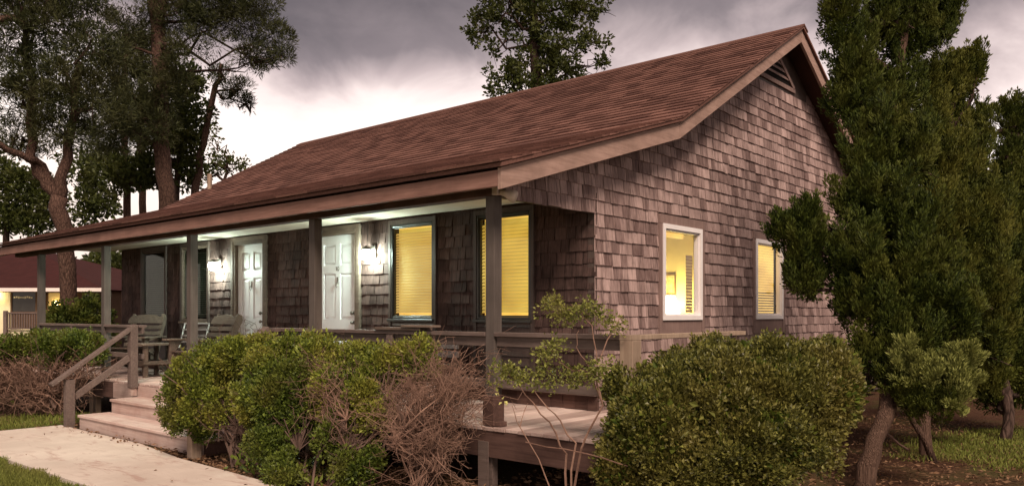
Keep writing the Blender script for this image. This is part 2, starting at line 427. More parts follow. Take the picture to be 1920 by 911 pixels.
BAS = np.array([[CR.x, CR.y, 0], [0, 0, 1], [CF.x, CF.y, 0]])     # lobe axes: across, up, away
def clumps(lobes, per_m2, rng, shell=(0.72, 1.04), rough=0.18):
    out_p, out_n = [], []
    for c, r in lobes:
        area = 4 * math.pi * ((r[0] * r[1]) ** 1.6 / 3 + (r[0] * r[2]) ** 1.6 / 3 + (r[1] * r[2]) ** 1.6 / 3) ** (1 / 1.6)
        n = max(6, int(area * per_m2))
        d = unit(rng.normal(size=(n, 3)))
        q = rng.uniform(shell[0], shell[1], size=(n, 1)) * (1 + rough * np.sin(d[:, :1] * 7 + c[0]) * np.cos(d[:, 1:2] * 6 + c[2] * 3))
        p = c + (d * r * q) @ BAS
        nn = unit((d / r) @ BAS)
        out_p.append(p); out_n.append(nn)
    p = np.concatenate(out_p); n = np.concatenate(out_n)
    keep = np.ones(len(p), bool)
    for c, r in lobes:                                             # drop what lies deep inside another lobe
        loc = ((p - c) @ BAS.T) / r
        keep &= np.linalg.norm(loc, axis=1) > shell[0] * 0.86
    return p[keep], n[keep]

def foliage(name, lobes, per_m2, rc, nleaf, L, Wd, mat, parent, rng, up=0.4, outw=0.8, flame=0.0, rnd=0.5, shell=(0.72, 1.04), zmin=0.03, fold=0.25, local=False):
    p, n = clumps(lobes, per_m2, rng, shell)
    k = len(p); size = rng.uniform(0.65, 1.35, size=(k, 1)) * rc
    ax = unit(n * outw + np.array([[0, 0, up]]) + rng.normal(size=(k, 3)) * 0.25)
    idx = np.repeat(np.arange(k), nleaf); m = len(idx)
    t_ = rng.uniform(0, 1, size=(m, 1)) ** 0.8
    ball = unit(rng.normal(size=(m, 3))) * rng.uniform(0.25, 1, size=(m, 1)) ** 0.5
    if flame > 0:
        prof = np.sin(np.clip(t_ * 0.9 + 0.12, 0, 1) * math.pi) ** 0.8
        off = ax[idx] * (t_ * flame * size[idx]) + ball * prof * size[idx] * 0.55
    else:
        off = ball * size[idx]
    pos = p[idx] + off
    dr = ball * 0.9 + ax[idx] * (1.0 if flame > 0 else 0.6) + rng.normal(size=(m, 3)) * rnd * 0.5 + np.array([[0, 0, up * 0.5]])
    keep = pos[:, 2] > zmin
    pos, dr = pos[keep], dr[keep]
    sc = rng.uniform(0.5, 1.4, size=(len(pos), 1))
    v, f = leaf_geo(pos, dr, L * sc, Wd * sc, rng, fold)
    o = link(name, mesh_np(name, v, f, mat), parent, local)
    o['_w'] = 1
    return o

def sublobes(lobes, n, k, rng, up=0.3):
    out = []
    for c, r in lobes:
        out.append((c, r * 0.72))
        for _ in range(n):
            d = unit(rng.normal(size=(1, 3)) + np.array([[0, up, -0.35]]))[0]
            s = k * rng.uniform(0.7, 1.25); m = float(np.mean(r)) * s
            out.append((c + (d * r * 0.78) @ BAS, np.array([m * 0.9, m * 1.15, m * 0.9])))
    return out

def plumes(lobes, n, k, rng):
    out = []
    for c, r in lobes:
        out.append((c, r * 0.64))
        for _ in range(n):
            d = unit(rng.normal(size=(1, 3)) * np.array([[1, 0.8, 1]]) + np.array([[0, 0.25, -0.35]]))[0]
            m = float(np.mean(r)) * k * rng.uniform(0.7, 1.25)
            lean = np.array([d[0] * 0.35 * m, 0.55 * m, 0])
            out.append((c + (d * r * 0.74 + lean) @ BAS, np.array([m * 0.62, m * 1.55, m * 0.62])))
        for _ in range(2):                                  # pointed upswept tips
            d = np.array([rng.uniform(-0.8, 0.8), rng.uniform(0.45, 0.9), rng.uniform(-0.8, 0.2)]); m = float(np.mean(r)) * k * rng.uniform(0.6, 1.0)
            out.append((c + (d * r + np.array([d[0] * 0.5 * m, 0.5 * m, 0])) @ BAS, np.array([m * 0.26, m * 1.6, m * 0.26])))
    return out

def wiggle(a, b, n, amp, rng):
    a, b = Vector(a), Vector(b); pts = []
    for i in range(n + 1):
        s = i / n; w = math.sin(math.pi * s)
        pts.append(a.lerp(b, s) + Vector(rng.normal(size=3) * amp) * (w if 0 < i < n else 0))
    return pts

def limbs(parent, start_pts, lobes, rng, r0=0.05, r1=0.012, amp=0.08, n=5):
    for c, r in lobes:
        mb = MB()
        c = Vector(c); s = min(start_pts, key=lambda q: (Vector(q) - c).length + abs(q[2] - (c.z - 0.5 * r[1])) * 0.6)
        w = wiggle(s, c, 5, amp, rng)
        mb.tube(w, np.linspace(r0, r1, 6), n)
        for k in range(4):
            e = c + Vector(rng.normal(size=3)) * float(min(r)) * 0.55
            mb.tube(wiggle(w[3 + k % 3], e, 3, amp * 0.6, rng), np.linspace(r1 * 1.3, r1 * 0.4, 4), 4)
        mb.build('branch', M['bark_dark'], parent)

def twigs(mb, base_pts, targets, rng, r0, r1, segs=5, amp=0.05, forks=3, fork_len=0.25, n=3):
    for tpt in targets:
        b = base_pts[int(rng.integers(len(base_pts)))]
        pts = wiggle(b, tpt, segs, amp, rng)
        mb.tube(pts, np.linspace(r0, r1, segs + 1), n, cap=False)
        for _ in range(forks):
            i = int(rng.integers(max(1, segs // 2), segs + 1)); s = pts[i]
            d = (pts[i] - pts[i - 1]).normalized() * 0.7 + Vector(rng.normal(size=3)) * 0.75
            e = s + d * fork_len * rng.uniform(0.5, 1.2)
            if e.z < 0.04: e.z = 0.04
            q = wiggle(s, e, 3, amp * 0.5, rng)
            mb.tube(q, np.linspace(r1 * 1.3, r1 * 0.7, 4), n, cap=False)
            for _k in range(2):
                e2 = q[2] + ((q[3] - q[1]).normalized() * 0.6 + Vector(rng.normal(size=3)) * 0.7) * fork_len * 0.5
                if e2.z < 0.04: e2.z = 0.04
                mb.tube([q[2], (q[2] + e2) / 2 + Vector(rng.normal(size=3)) * amp * 0.3, e2], [r1, r1 * 0.8, r1 * 0.6], n, cap=False)

# ------------------------------------------------------------------ ground and path
def sheet(name, pts, z, mat, th=0.0):
    mb = MB()
    if th: mb.prism([(x, y, z - th) for x, y in pts], (0, 0, th))
    else:
        mb.v = [(x, y, z) for x, y in pts]; mb.f = [tuple(range(len(pts)))]
    o = mb.build(name, mat); tag(o, kind='structure'); return o
g = MB()
NG = 60
for i in range(NG + 1):
    for j in range(NG + 1):
        fx, fy = (i / NG * 2 - 1), (j / NG * 2 - 1)
        x = math.copysign(abs(fx) ** 2.2, fx) * 260 - 6; y = math.copysign(abs(fy) ** 2.2, fy) * 260 + 8
        far = max(0.0, math.hypot(x + 6, y - 8) - 24)
        z = 0.015 * math.sin(x * 1.7 + y) * math.cos(y * 1.3) + min(0.0, 0) + 0.0
        g.v.append((x, y, z - 0.02))
for i in range(NG):
    for j in range(NG):
        a = i * (NG + 1) + j; g.f.append((a, a + NG + 1, a + NG + 2, a + 1))
tag(g.build('ground', M['ground'], smooth=True), kind='structure')

path = [(-11.9, 2.94), (-9, 2.92), (-6, 2.95), (0, 2.92), (14, 2.92), (14, 4.06), (0, 4.04), (-6, 4.05), (-8.2, 4.13), (-9.5, 4.30), (-11.86, 4.30)]
sheet('path', path, 0.03, M['path'], 0.12)
sheet('lawn', [(-26, -14), (16, -14), (16, 2.88), (4, 2.90), (-6.2, 2.91), (-7.5, 2.89), (-9.8, 2.90), (-11.95, 2.92), (-12.1, 4.4), (-13.0, 5.0), (-16.5, 5.1), (-26, 5.3)], 0.004, M['lawn'])
def gp_(u, v):
    q = PX(u, v, F * EYE / (v - 588)); return (q.x, q.y)
RL = [gp_(*p) for p in ((1690, 846), (1712, 828), (1760, 817), (1830, 809), (2000, 804), (2300, 804), (2500, 820), (2500, 875), (2200, 884), (2000, 880), (1900, 882), (1840, 872), (1770, 868), (1715, 862))]


# ------------------------------------------------------------------ the house
X0, YW, YP = -4.784, 6.87, 5.30
XR = -4.484                       # rake plane
XL, XH = -17.0, -15.9             # far rake, far house wall
DK = 0.55                         # deck height
PROF = [(5.02, 2.815), (8.09, 3.747), (11.68, 5.75), (15.27, 3.747), (18.34, 2.815)]
def roof_z(y):
    for (a, za), (b, zb) in zip(PROF[:-1], PROF[1:]):
        if a <= y <= b: return za + (zb - za) * (y - a) / (b - a)
    return 2.8
house = tag(empty('house', (-10.3, 11.68, 0)), 'long grey shingled cottage with brown roof and covered front porch', 'house')

# roof slab
rf = MB()
top = [(y, z) for y, z in PROF]; bot = [(y, z - 0.11) for y, z in PROF][::-1]
rf_poly = top + bot
def strip_prism(mb, x0, x1, up, dn):
    for i in range(len(up) - 1):
        (a, za), (b, zb) = up[i], up[i + 1]; (_, ya), (_, yb) = dn[i], dn[i + 1]
        mb.hexa([(x0, a, ya), (x1, a, ya), (x1, b, yb), (x0, b, yb), (x0, a, za), (x1, a, za), (x1, b, zb), (x0, b, zb)])
strip_prism(rf, XL, XR + 0.035, PROF, [(y, z - 0.035) for y, z in PROF])
roof = rf.build('roof', M['roof'], house)
PS = [(5.115, roof_z(5.115))] + PROF[1:]
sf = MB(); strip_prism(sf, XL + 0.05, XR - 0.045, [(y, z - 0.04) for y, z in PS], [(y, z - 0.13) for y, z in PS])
sf.build('soffit', M['soffit'], house)
rd = MB()
for sgn in (-1, 1):
    s = 0.558 * 0.13
    rd.hexa([(XL, 11.68, 5.755), (XR + 0.045, 11.68, 5.755), (XR + 0.045, 11.68 + sgn * 0.14, 5.755 - s), (XL, 11.68 + sgn * 0.14, 5.755 - s),
             (XL, 11.68, 5.78), (XR + 0.045, 11.68, 5.78), (XR + 0.045, 11.68 + sgn * 0.14, 5.78 - s), (XL, 11.68 + sgn * 0.14, 5.78 - s)])
o = rd.build('ridge_cap', M['roof'], roof)

# piece placing: the biggest pieces in the picture are objects, the rest one mesh
def place(pieces, units, parent, name, field_name, mat, n_single):
    """pieces: (score, matrix, unit index)"""
    pieces.sort(key=lambda q: -q[0])
    for sc, mtx, k in pieces[:n_single]:
        o = bpy.data.objects.new(name, units[k]); COL.objects.link(o); o.parent = parent; o.matrix_local = mtx
    vs, fs, b = [], [], 0
    uv = [np.array([v.co[:] for v in me.vertices]) for me in units]
    uf = [np.array([p.vertices[:] for p in me.polygons]) for me in units]
    for sc, mtx, k in pieces[n_single:]:
        m = np.array(mtx); v = uv[k] @ m[:3, :3].T + m[:3, 3]
        vs.append(v); fs.append(uf[k] + b); b += len(v)
    if vs:
        o = link(field_name, mesh_np(field_name, np.concatenate(vs), np.concatenate(fs), mat), parent); o['kind'] = 'stuff'; o['_w'] = 1

def proj(p):
    d = Vector((p[0], p[1], 0)).dot(CF); 
    if d < 0.2: return (-9999, 0, 999)
    return (960 + F * Vector((p[0], p[1], 0)).dot(CR) / d, 588 - F * (p[2] - EYE) / d, d)

# roof shingles on the front slopes
rng = np.random.default_rng(3)
def roof_unit(k):
    j = rng.uniform(-0.03, 0.03, 4)
    mb = MB().hexa([(0.008, j[0] * .6, 0.0), (0.992, j[1] * .6, 0.0), (0.992, 1.15, 0), (0.008, 1.15, 0),
                    (0.008, j[0] * .6, 0.021), (0.992, j[1] * .6, 0.021), (0.992, 1.15, 0.004), (0.008, 1.15, 0.004)])
    me = mesh_np('roof_shingle', mb.v, mb.f, M['roof']); return me
RU = [roof_unit(k) for k in range(6)]
pieces = []
for (ya, za), (yb, zb) in ((PROF[0], PROF[1]), (PROF[1], PROF[2])):
    L = math.hypot(yb - ya, zb - za); ang = math.atan2(zb - za, yb - ya)
    nrow = round(L / 0.14); e = L / nrow
    for i in range(nrow):
        y = ya + (yb - ya) * i / nrow; z = za + (zb - za) * i / nrow
        x = XL - rng.uniform(0, 0.3)
        while x < XR + 0.04:
            w = 0.30 * rng.uniform(0.8, 1.15)
            x1 = min(x + w, XR + 0.045); xs = max(x, XL - 0.01)
            if x1 - xs > 0.03:
                lift = 0.002 + rng.uniform(0, 0.002)
                m = Matrix.Translation((xs, y - (0.03 if i == 0 and ya < 6 else 0), z + lift)) @ Matrix.Rotation(ang, 4, 'X') @ Matrix.Diagonal((x1 - xs, e, 1, 1))
                u, v, d = proj((x + w / 2, y, z))
                pieces.append((w / d ** 2 * (1 if d > 0 else 0) * (1.0 if u < 1600 else 0), m, int(rng.integers(6))))
            x += w
place(pieces, RU, roof, 'roof_shingle', 'roof_shingle_field', M['roof'], 300)

# fascia and rake boards
MB().box(XL + 0.05, XR - 0.042, 5.06, 5.10, 2.625, 2.765).build('fascia', M['fascia'], house, bevel=0.004)
def rake(y0, y1, x, h=0.185, th=0.04, tail=0.0):
    z0, z1 = roof_z(y0) - 0.045, roof_z(y1) - 0.045
    MB().hexa([(x - th, y0, z0 - h), (x, y0, z0 - h), (x, y1, z1 - h), (x - th, y1, z1 - h), (x - th, y0, z0), (x, y0, z0), (x, y1, z1), (x - th, y1, z1)]).build('rake_board', M['rake'], house, bevel=0.003)
for a, b in ((5.055, 8.085), (8.093, 8.99), (8.998, 11.676), (11.684, 15.265), (15.275, 18.3)): rake(a, b, XR)
for a, b in ((5.055, 8.085), (8.093, 11.676), (11.684, 15.265), (15.275, 18.3)): rake(a, b, XL + 0.045)

# walls
gw = MB()
poly = [(X0 - 0.015, YW, 0.1), (X0 - 0.015, 16.49, 0.1), (X0 - 0.015, 16.49, roof_z(16.49) - 0.14), (X0 - 0.015, 15.27, roof_z(15.27) - 0.14),
        (X0 - 0.015, 11.68, 5.75 - 0.14), (X0 - 0.015, 8.09, 3.747 - 0.14), (X0 - 0.015, 5.43, roof_z(5.43) - 0.14), (X0 - 0.015, 5.43, 2.60), (X0 - 0.015, YW, 2.60)]
G1 = (8.20, 9.155, 1.475, 2.60)       # gable windows: y0, y1, z0, z1 of the white frame
G2 = (10.74, 11.69, 1.475, 2.60)
def wall_cells(s0, s1, z0, z1, openings, zt):
    """rectangles of a wall around its openings"""
    out = []; ss = sorted({s0, s1, *[o[0] for o in openings], *[o[1] for o in openings]}); ss = [s for s in ss if s0 <= s <= s1]
    for a, b in zip(ss[:-1], ss[1:]):
        c = (a + b) / 2; segs = [(z0, z1)]
        for oa, ob, oz0, oz1 in openings:
            if oa < c < ob:
                new = []
                for p, q in segs:
                    if oz0 > p: new.append((p, min(q, oz0)))
                    if oz1 < q: new.append((max(p, oz1), q))
                segs = new
        out += [(a, b, p, q) for p, q in segs if q - p > 0.001]
    return out
gm = MB()
for a, b, p, q in wall_cells(YW, 16.49, 0.1, 2.66, [G1, G2], 0): gm.box(X0 - 0.10, X0 - 0.015, a, b, p, q)
gm.prism([(X0 - 0.10, 5.43, 2.662), (X0 - 0.10, 16.49, 2.662), (X0 - 0.10, 16.49, roof_z(16.49) - 0.10), (X0 - 0.10, 15.27, roof_z(15.27) - 0.10), (X0 - 0.10, 11.68, 5.65),
          (X0 - 0.10, 8.09, 3.647), (X0 - 0.10, 5.43, roof_z(5.43) - 0.10)], (0.085, 0, 0))
gm.box(X0 - 0.10, X0 - 0.015, 5.43, YW, 2.60, 2.662)
gable = gm.build('gable_wall', M['trim'], house)

# openings of the porch wall: x0, x1, z0, z1
WC = (-7.98, -7.19, 1.485, 2.69); WD = (-6.46, -5.64, 1.485, 2.69)
WB = (-13.53, -12.64, 1.42, 2.70); WA = (-15.04, -14.14, 1.42, 2.70)
DR = (-9.66, -8.68, 0.63, 2.70); DL = (-11.82, -10.93, 0.63, 2.70)
fm = MB()
for a, b, p, q in wall_cells(XH, X0 - 0.101, 0.1, 2.95, [WA, WB, WC, WD, DR, DL], 0): fm.box(a, b, YW + 0.015, YW + 0.10, p, q)
front = fm.build('front_wall', M['trim'], house)
sm = MB(); sm.box(XH - 0.08, XH - 0.001, YW + 0.015, 16.49, 0.1, 2.95)
sm.prism([(XH - 0.08, 5.43, 2.955), (XH - 0.08, 17.5, 2.955), (XH - 0.08, 15.27, 3.647), (XH - 0.08, 11.68, 5.65), (XH - 0.08, 8.09, 3.647)], (0.079, 0, 0))
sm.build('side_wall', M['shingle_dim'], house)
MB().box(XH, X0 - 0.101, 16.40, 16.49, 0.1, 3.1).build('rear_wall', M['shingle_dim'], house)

# wall shingles
def wall_unit(mat, k):
    j = rng.uniform(-1, 1, 4)
    zb0, zb1 = 0.022 * j[0], 0.022 * j[1]
    mb = MB().hexa([(0.032, -0.018, zb0), (0.968, -0.018, zb1), (0.968, 0.0, zb1), (0.032, 0.0, zb0),
                    (0.032, -0.004, 1.12), (0.968, -0.004, 1.12), (0.968, 0.0, 1.12), (0.032, 0.0, 1.12)])
    me = mesh_np('wall_shingle', mb.v, mb.f, mat); return me
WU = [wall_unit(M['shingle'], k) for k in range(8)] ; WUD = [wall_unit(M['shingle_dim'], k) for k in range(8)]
PITCH = 0.1335
def shingle_wall(s0, s1, z0, z1, openings, base, rot, topf, score, clipped):
    out = []; i = 0
    z = z0
    while z < z1:
        zr = z + rng.normal() * 0.003
        cuts = [(o[0], o[1]) for o in openings if o[2] < z + 0.75 * PITCH and o[3] > z + 0.3 * PITCH]
        s = s0 - rng.uniform(0, 0.1); lim = s1
        while s < lim:
            w = float(np.clip(rng.normal(0.138, 0.042), 0.07, 0.24))
            a, b = max(s, s0), min(s + w, lim); s += w
            segs = [(a, b)]
            for ca, cb in cuts:
                segs = [q for sa, sb in segs for q in ((sa, min(sb, ca)), (max(sa, cb), sb)) if q[1] - q[0] > 0.02]
            for sa, sb in segs:
                ta, tb = topf(sa), topf(sb)
                if max(ta, tb) < zr + 0.03: continue
                hh = PITCH * (1 + rng.normal() * 0.015); dz = rng.normal() * 0.0024
                if min(ta, tb) < zr + PITCH * 1.15:
                    clipped.append((sa, sb, zr + dz, max(zr + 0.02, min(ta, zr + PITCH * 1.12)), max(zr + 0.02, min(tb, zr + PITCH * 1.12)))); continue
                mtx = base(sa, zr + dz) @ rot @ Matrix.Rotation(rng.normal() * 0.007, 4, 'Y') @ Matrix.Diagonal((sb - sa, rng.uniform(0.75, 1.35), hh, 1))
                out.append((score(sa, sb, zr), mtx, int(rng.integers(8))))
        z += PITCH
    return out
def gscore(sa, sb, z):
    u, v, d = proj((X0, (sa + sb) / 2, z + 0.07))
    if z < 1.25 or u > 1555 or (u > 1430 and v > 400): return 0
    return (sb - sa) / d ** 2 * abs(Vector((1, 0, 0)).dot(Vector((-X0, -(sa + sb) / 2, 0)).normalized()))
clip = []
gop = [(G1[0] - 0.065, G1[1] + 0.065, G1[2] - 0.2, G1[3] + 0.10), (G2[0] - 0.065, G2[1] + 0.065, G2[2] - 0.2, G2[3] + 0.10)]
GR = Matrix.Rotation(math.radians(90), 4, 'Z')
gp = shingle_wall(YW - 0.012, 16.45, 0.454, 5.65, gop, lambda s, z: Matrix.Translation((X0 - 0.012, s, z)), GR, lambda y: roof_z(y) - 0.135, gscore, clip)
gp2 = shingle_wall(5.45, YW - 0.013, 2.59, 3.6, [], lambda s, z: Matrix.Translation((X0 - 0.012, s, z)), GR, lambda y: roof_z(y) - 0.135, gscore, clip)
VENT = (11.68, 4.93, 5.58)
def in_vent(m):
    y, z = m.translation.y, m.translation.z
    return z > 4.93 - 0.09 and abs(y - 11.62) < 0.95
gp = [q for q in gp + gp2 if not in_vent(q[1])]
clip = [c for c in clip if not (c[2] > 4.86)]
def fscore(sa, sb, z):
    u, v, d = proj(((sa + sb) / 2, YW, z + 0.07))
    if z < 1.0: return 0
    return (sb - sa) / d ** 2 * abs(Vector((0, -1, 0)).dot(Vector((-(sa + sb) / 2, -YW, 0)).normalized()))
def grow(o, a, b, lo=None, hi=0.08): return (o[0] - a, o[1] + b, lo if lo is not None else o[2] - 0.03, o[3] + hi)
fop = [grow(WA, .045, .045, 0.5), grow(WB, .045, .045, 0.5), grow(WC, .045, .045, 0.5), grow(WD, .045, .045, 0.5), grow(DR, .07, .07, 0.5), grow(DL, .07, .07, 0.5)]
fclip = []
fp = shingle_wall(XH, X0 + 0.008, 0.74, 2.83, fop, lambda s, z: Matrix.Translation((s, YW + 0.012, z)), Matrix.Identity(4), lambda x: 2.80, fscore, fclip)
both = [(q[0], 'g', q) for q in gp] + [(q[0], 'f', q) for q in fp]
both.sort(key=lambda q: -q[0]); single = set(id(q[2]) for q in both[:300])
ng_ = sum(1 for q in gp if id(q) in single); nf_ = sum(1 for q in fp if id(q) in single)
place(gp, WU, gable, 'wall_shingle', 'gable_shingle_field', M['shingle'], ng_)
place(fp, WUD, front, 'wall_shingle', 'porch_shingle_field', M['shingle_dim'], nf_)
cm = MB()
for sa, sb, z, ta, tb in clip:
    x = X0 - 0.012
    cm.hexa([(x, sa + .002, z), (x + 0.019, sa + .002, z), (x + 0.019, sb - .002, z), (x, sb - .002, z), (x, sa + .002, ta), (x + 0.004, sa + .002, ta), (x + 0.004, sb - .002, tb), (x, sb - .002, tb)])
tag(cm.build('cut_shingle_field', M['shingle'], gable), kind='stuff')
fc = MB()
for sa, sb, z, ta, tb in fclip:
    y = YW + 0.012
    fc.hexa([(sa + .002, y - 0.019, z), (sb - .002, y - 0.019, z), (sb - .002, y, z), (sa + .002, y, z), (sa + .002, y - .004, ta), (sb - .002, y - .004, tb), (sb - .002, y, tb), (sa + .002, y, ta)])
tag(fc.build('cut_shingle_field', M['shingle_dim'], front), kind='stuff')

# base ledge and skirt boards along the porch wall
MB().box(XH, X0 + 0.06, YW - 0.10, YW - 0.012, 0.705, 0.738).build('water_table', M['rail'], house, bevel=0.003)
sk = tag(empty('skirt', (0, 0, 0)), None); sk.parent = house; sk.matrix_parent_inverse = parent_inv(house); sk['_w'] = 1
x = XH
while x < X0 + 0.05:
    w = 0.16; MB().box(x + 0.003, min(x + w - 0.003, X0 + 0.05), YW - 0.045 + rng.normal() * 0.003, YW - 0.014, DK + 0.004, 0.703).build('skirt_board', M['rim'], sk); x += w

# gable vent: louvred triangle under the peak
vy0, vy1, vz0, vz1 = 10.95, 12.14, 4.95, 5.36
vent = MB().prism([(X0 - 0.011, vy0, vz0), (X0 - 0.011, vy1, vz0), (X0 - 0.011, 11.53, vz1 + 0.04)], (0.004, 0, 0)).build('gable_vent', M['black'], house)
def bar(mb, p, q, w, x=X0, th=0.035): mb.beam((x, p[0], p[1]), (x, q[0], q[1]), w, th, up=(1, 0, 0))
fr = MB(); bar(fr, (vy0 - 0.03, vz0), (vy1 + 0.03, vz0), 0.06); fr.build('vent_frame', M['gable_trim'], vent)
fr = MB(); bar(fr, (vy1, vz0 + 0.035), (11.53, vz1), 0.06); fr.build('vent_frame', M['gable_trim'], vent)
fr = MB(); bar(fr, (vy0, vz0 + 0.035), (11.53, vz1), 0.06); fr.build('vent_frame', M['gable_trim'], vent)
for k in range(1, 5):
    z = vz0 + 0.09 * k + 0.02; hw = 0.595 * (1 - (z - vz0) / 0.43) - 0.05
    if hw > 0.06:
        MB().hexa([(X0 - 0.004, 11.53 - hw, z + 0.04), (X0 + 0.012, 11.53 - hw, z), (X0 + 0.012, 11.53 + hw, z), (X0 - 0.004, 11.53 + hw, z + 0.04),
                   (X0 - 0.004, 11.53 - hw, z + 0.05), (X0 + 0.012, 11.53 - hw, z + 0.01), (X0 + 0.012, 11.53 + hw, z + 0.01), (X0 - 0.004, 11.53 + hw, z + 0.05)]).build('louver_slat', M['gable_trim'], vent)

# gable windows
def frame4(mb, a0, a1, z0, z1, w, mk):
    mk(mb, a0, a0 + w, z0, z1); mk(mb, a1 - w, a1, z0, z1); mk(mb, a0 + w, a1 - w, z0, z0 + w); mk(mb, a0 + w, a1 - w, z1 - w, z1)
def gable_window(g_, blind):
    y0, y1, z0, z1 = g_
    pane = MB().box(X0 - 0.035, X0 - 0.029, y0 + 0.05, y1 - 0.05, z0 + 0.05, z1 - 0.05).build('window', M['glass'], house)
    f_ = MB(); frame4(f_, y0, y1, z0, z1, 0.055, lambda mb, a, b, p, q: mb.box(X0 - 0.06, X0 + 0.028, a, b, p, q)); f_.build('frame', M['white_frame'], pane)
    s_ = MB(); frame4(s_, y0 + 0.055, y1 - 0.055, z0 + 0.055, z1 - 0.055, 0.022, lambda mb, a, b, p, q: mb.box(X0 - 0.055, X0 + 0.004, a, b, p, q)); s_.build('sash', M['white_frame'], pane)
    w = 0.075
    MB().box(X0 - 0.012, X0 + 0.018, y0 - w, y1 + w, z1 + 0.001, z1 + 0.105).build('trim', M['gable_trim'], pane)
    for a, b in ((y0 - w, y0 - 0.001), (y1 + 0.001, y1 + w)): MB().box(X0 - 0.012, X0 + 0.016, a, b, z0 - 0.2, z1).build('trim', M['gable_trim'], pane)
    MB().box(X0 - 0.012, X0 + 0.008, y0 - 0.001, y1 + 0.001, z0 - 0.2, z0 - 0.002).build('apron', M['gable_trim'], pane)
    return pane
w1 = gable_window(G1, 0); w2 = gable_window(G2, 1)
# brick-red slatted blind drawn to the far side of window one, half-drawn blind in window two
bl = MB()
for k in range(18):
    z = G1[2] + 0.09 + k * 0.0395
    bl.box(X0 - 0.082, X0 - 0.074, G1[1] - 0.235, G1[1] - 0.078, z, z + 0.036)
bl.build('blind', M['slat_brown'], w1)
bl = MB()
for k in range(4):
    z = G1[3] - 0.075 - k * 0.016
    bl.box(X0 - 0.12, X0 - 0.08, G1[0] + 0.08, G1[1] - 0.29, z - 0.009, z)
bl.build('raised_blind', M['blind_low'], w1)
bl = MB()
for k in range(27):
    z = G2[2] + 0.085 + k * 0.0375
    bl.box(X0 - 0.10, X0 - 0.094, G2[0] + 0.08, G2[1] - 0.08, z, z + (0.034 if k > 7 else 0.022))
bl.build('blind', M['blind_low'], w2)

# the lit room behind window one
ri = MB()
ri.box(-8.6, X0 - 0.13, 10.30, 10.36, 0.66, 2.80); ri.box(-8.6, X0 - 0.13, 7.35, 7.40, 0.66, 2.80); ri.box(-8.66, -8.60, 7.35, 10.36, 0.66, 2.80)
ri.box(-8.66, X0 - 0.13, 7.35, 10.36, 2.80, 2.85)
ri.build('interior_wall', M['room'], house)
MB().box(-8.6, X0 - 0.13, 7.40, 10.30, 0.60, 0.66).build('interior_floor', M['room_floor'], house)
MB().box(-8.6, X0 - 0.13, 10.36, 16.4, 0.60, 0.66).box(-8.6, -8.5, 10.361, 16.4, 0.661, 2.8).build('interior_partition', M['room'], house)
pf = tag(empty('picture_frame', (-5.87, 10.295, 1.82)), 'small framed picture hanging on the lit wall beyond the gable window', 'picture')
pm = MB(); frame4(pm, -0.10, 0.10, 0.0, 0.30, 0.018, lambda mb, a, b, p, q: mb.box(a, b, -0.025, 0.003, p, q)); pm.build('frame', M['frame_wood'], pf, local=True)
MB().box(-0.082, 0.082, -0.012, -0.004, 0.018, 0.282).build('print', M['picture'], pf, local=True)
tl = tag(empty('table_lamp', (-5.74, 9.98, 1.27)), 'glowing table lamp with a pale shade seen through the gable window', 'lamp')
MB().lathe((0, 0, 0), [(0.07, 0), (0.075, 0.02), (0.03, 0.05), (0.055, 0.12), (0.06, 0.18), (0.025, 0.24), (0.012, 0.27), (0.012, 0.34)], 14).build('base', M['frame_wood'], tl, local=True, smooth=True)
MB().lathe((0, 0, 0), [(0.185, 0.28), (0.115, 0.53)], 20).build('lamp_shade', M['shade_glow'], tl, local=True, smooth=True)
tb = tag(empty('side_table', (-5.74, 9.98, 0.66)), 'small wooden table under the glowing lamp inside the gable room', 'table')
MB().box(-0.3, 0.3, -0.26, 0.26, 0.575, 0.61).build('tabletop', M['frame_wood'], tb, local=True)
for sx in (-1, 1):
    for sy in (-1, 1): MB().box(sx * 0.26 - 0.02, sx * 0.26 + 0.02, sy * 0.22 - 0.02, sy * 0.22 + 0.02, 0, 0.575).build('leg', M['frame_wood'], tb, local=True)

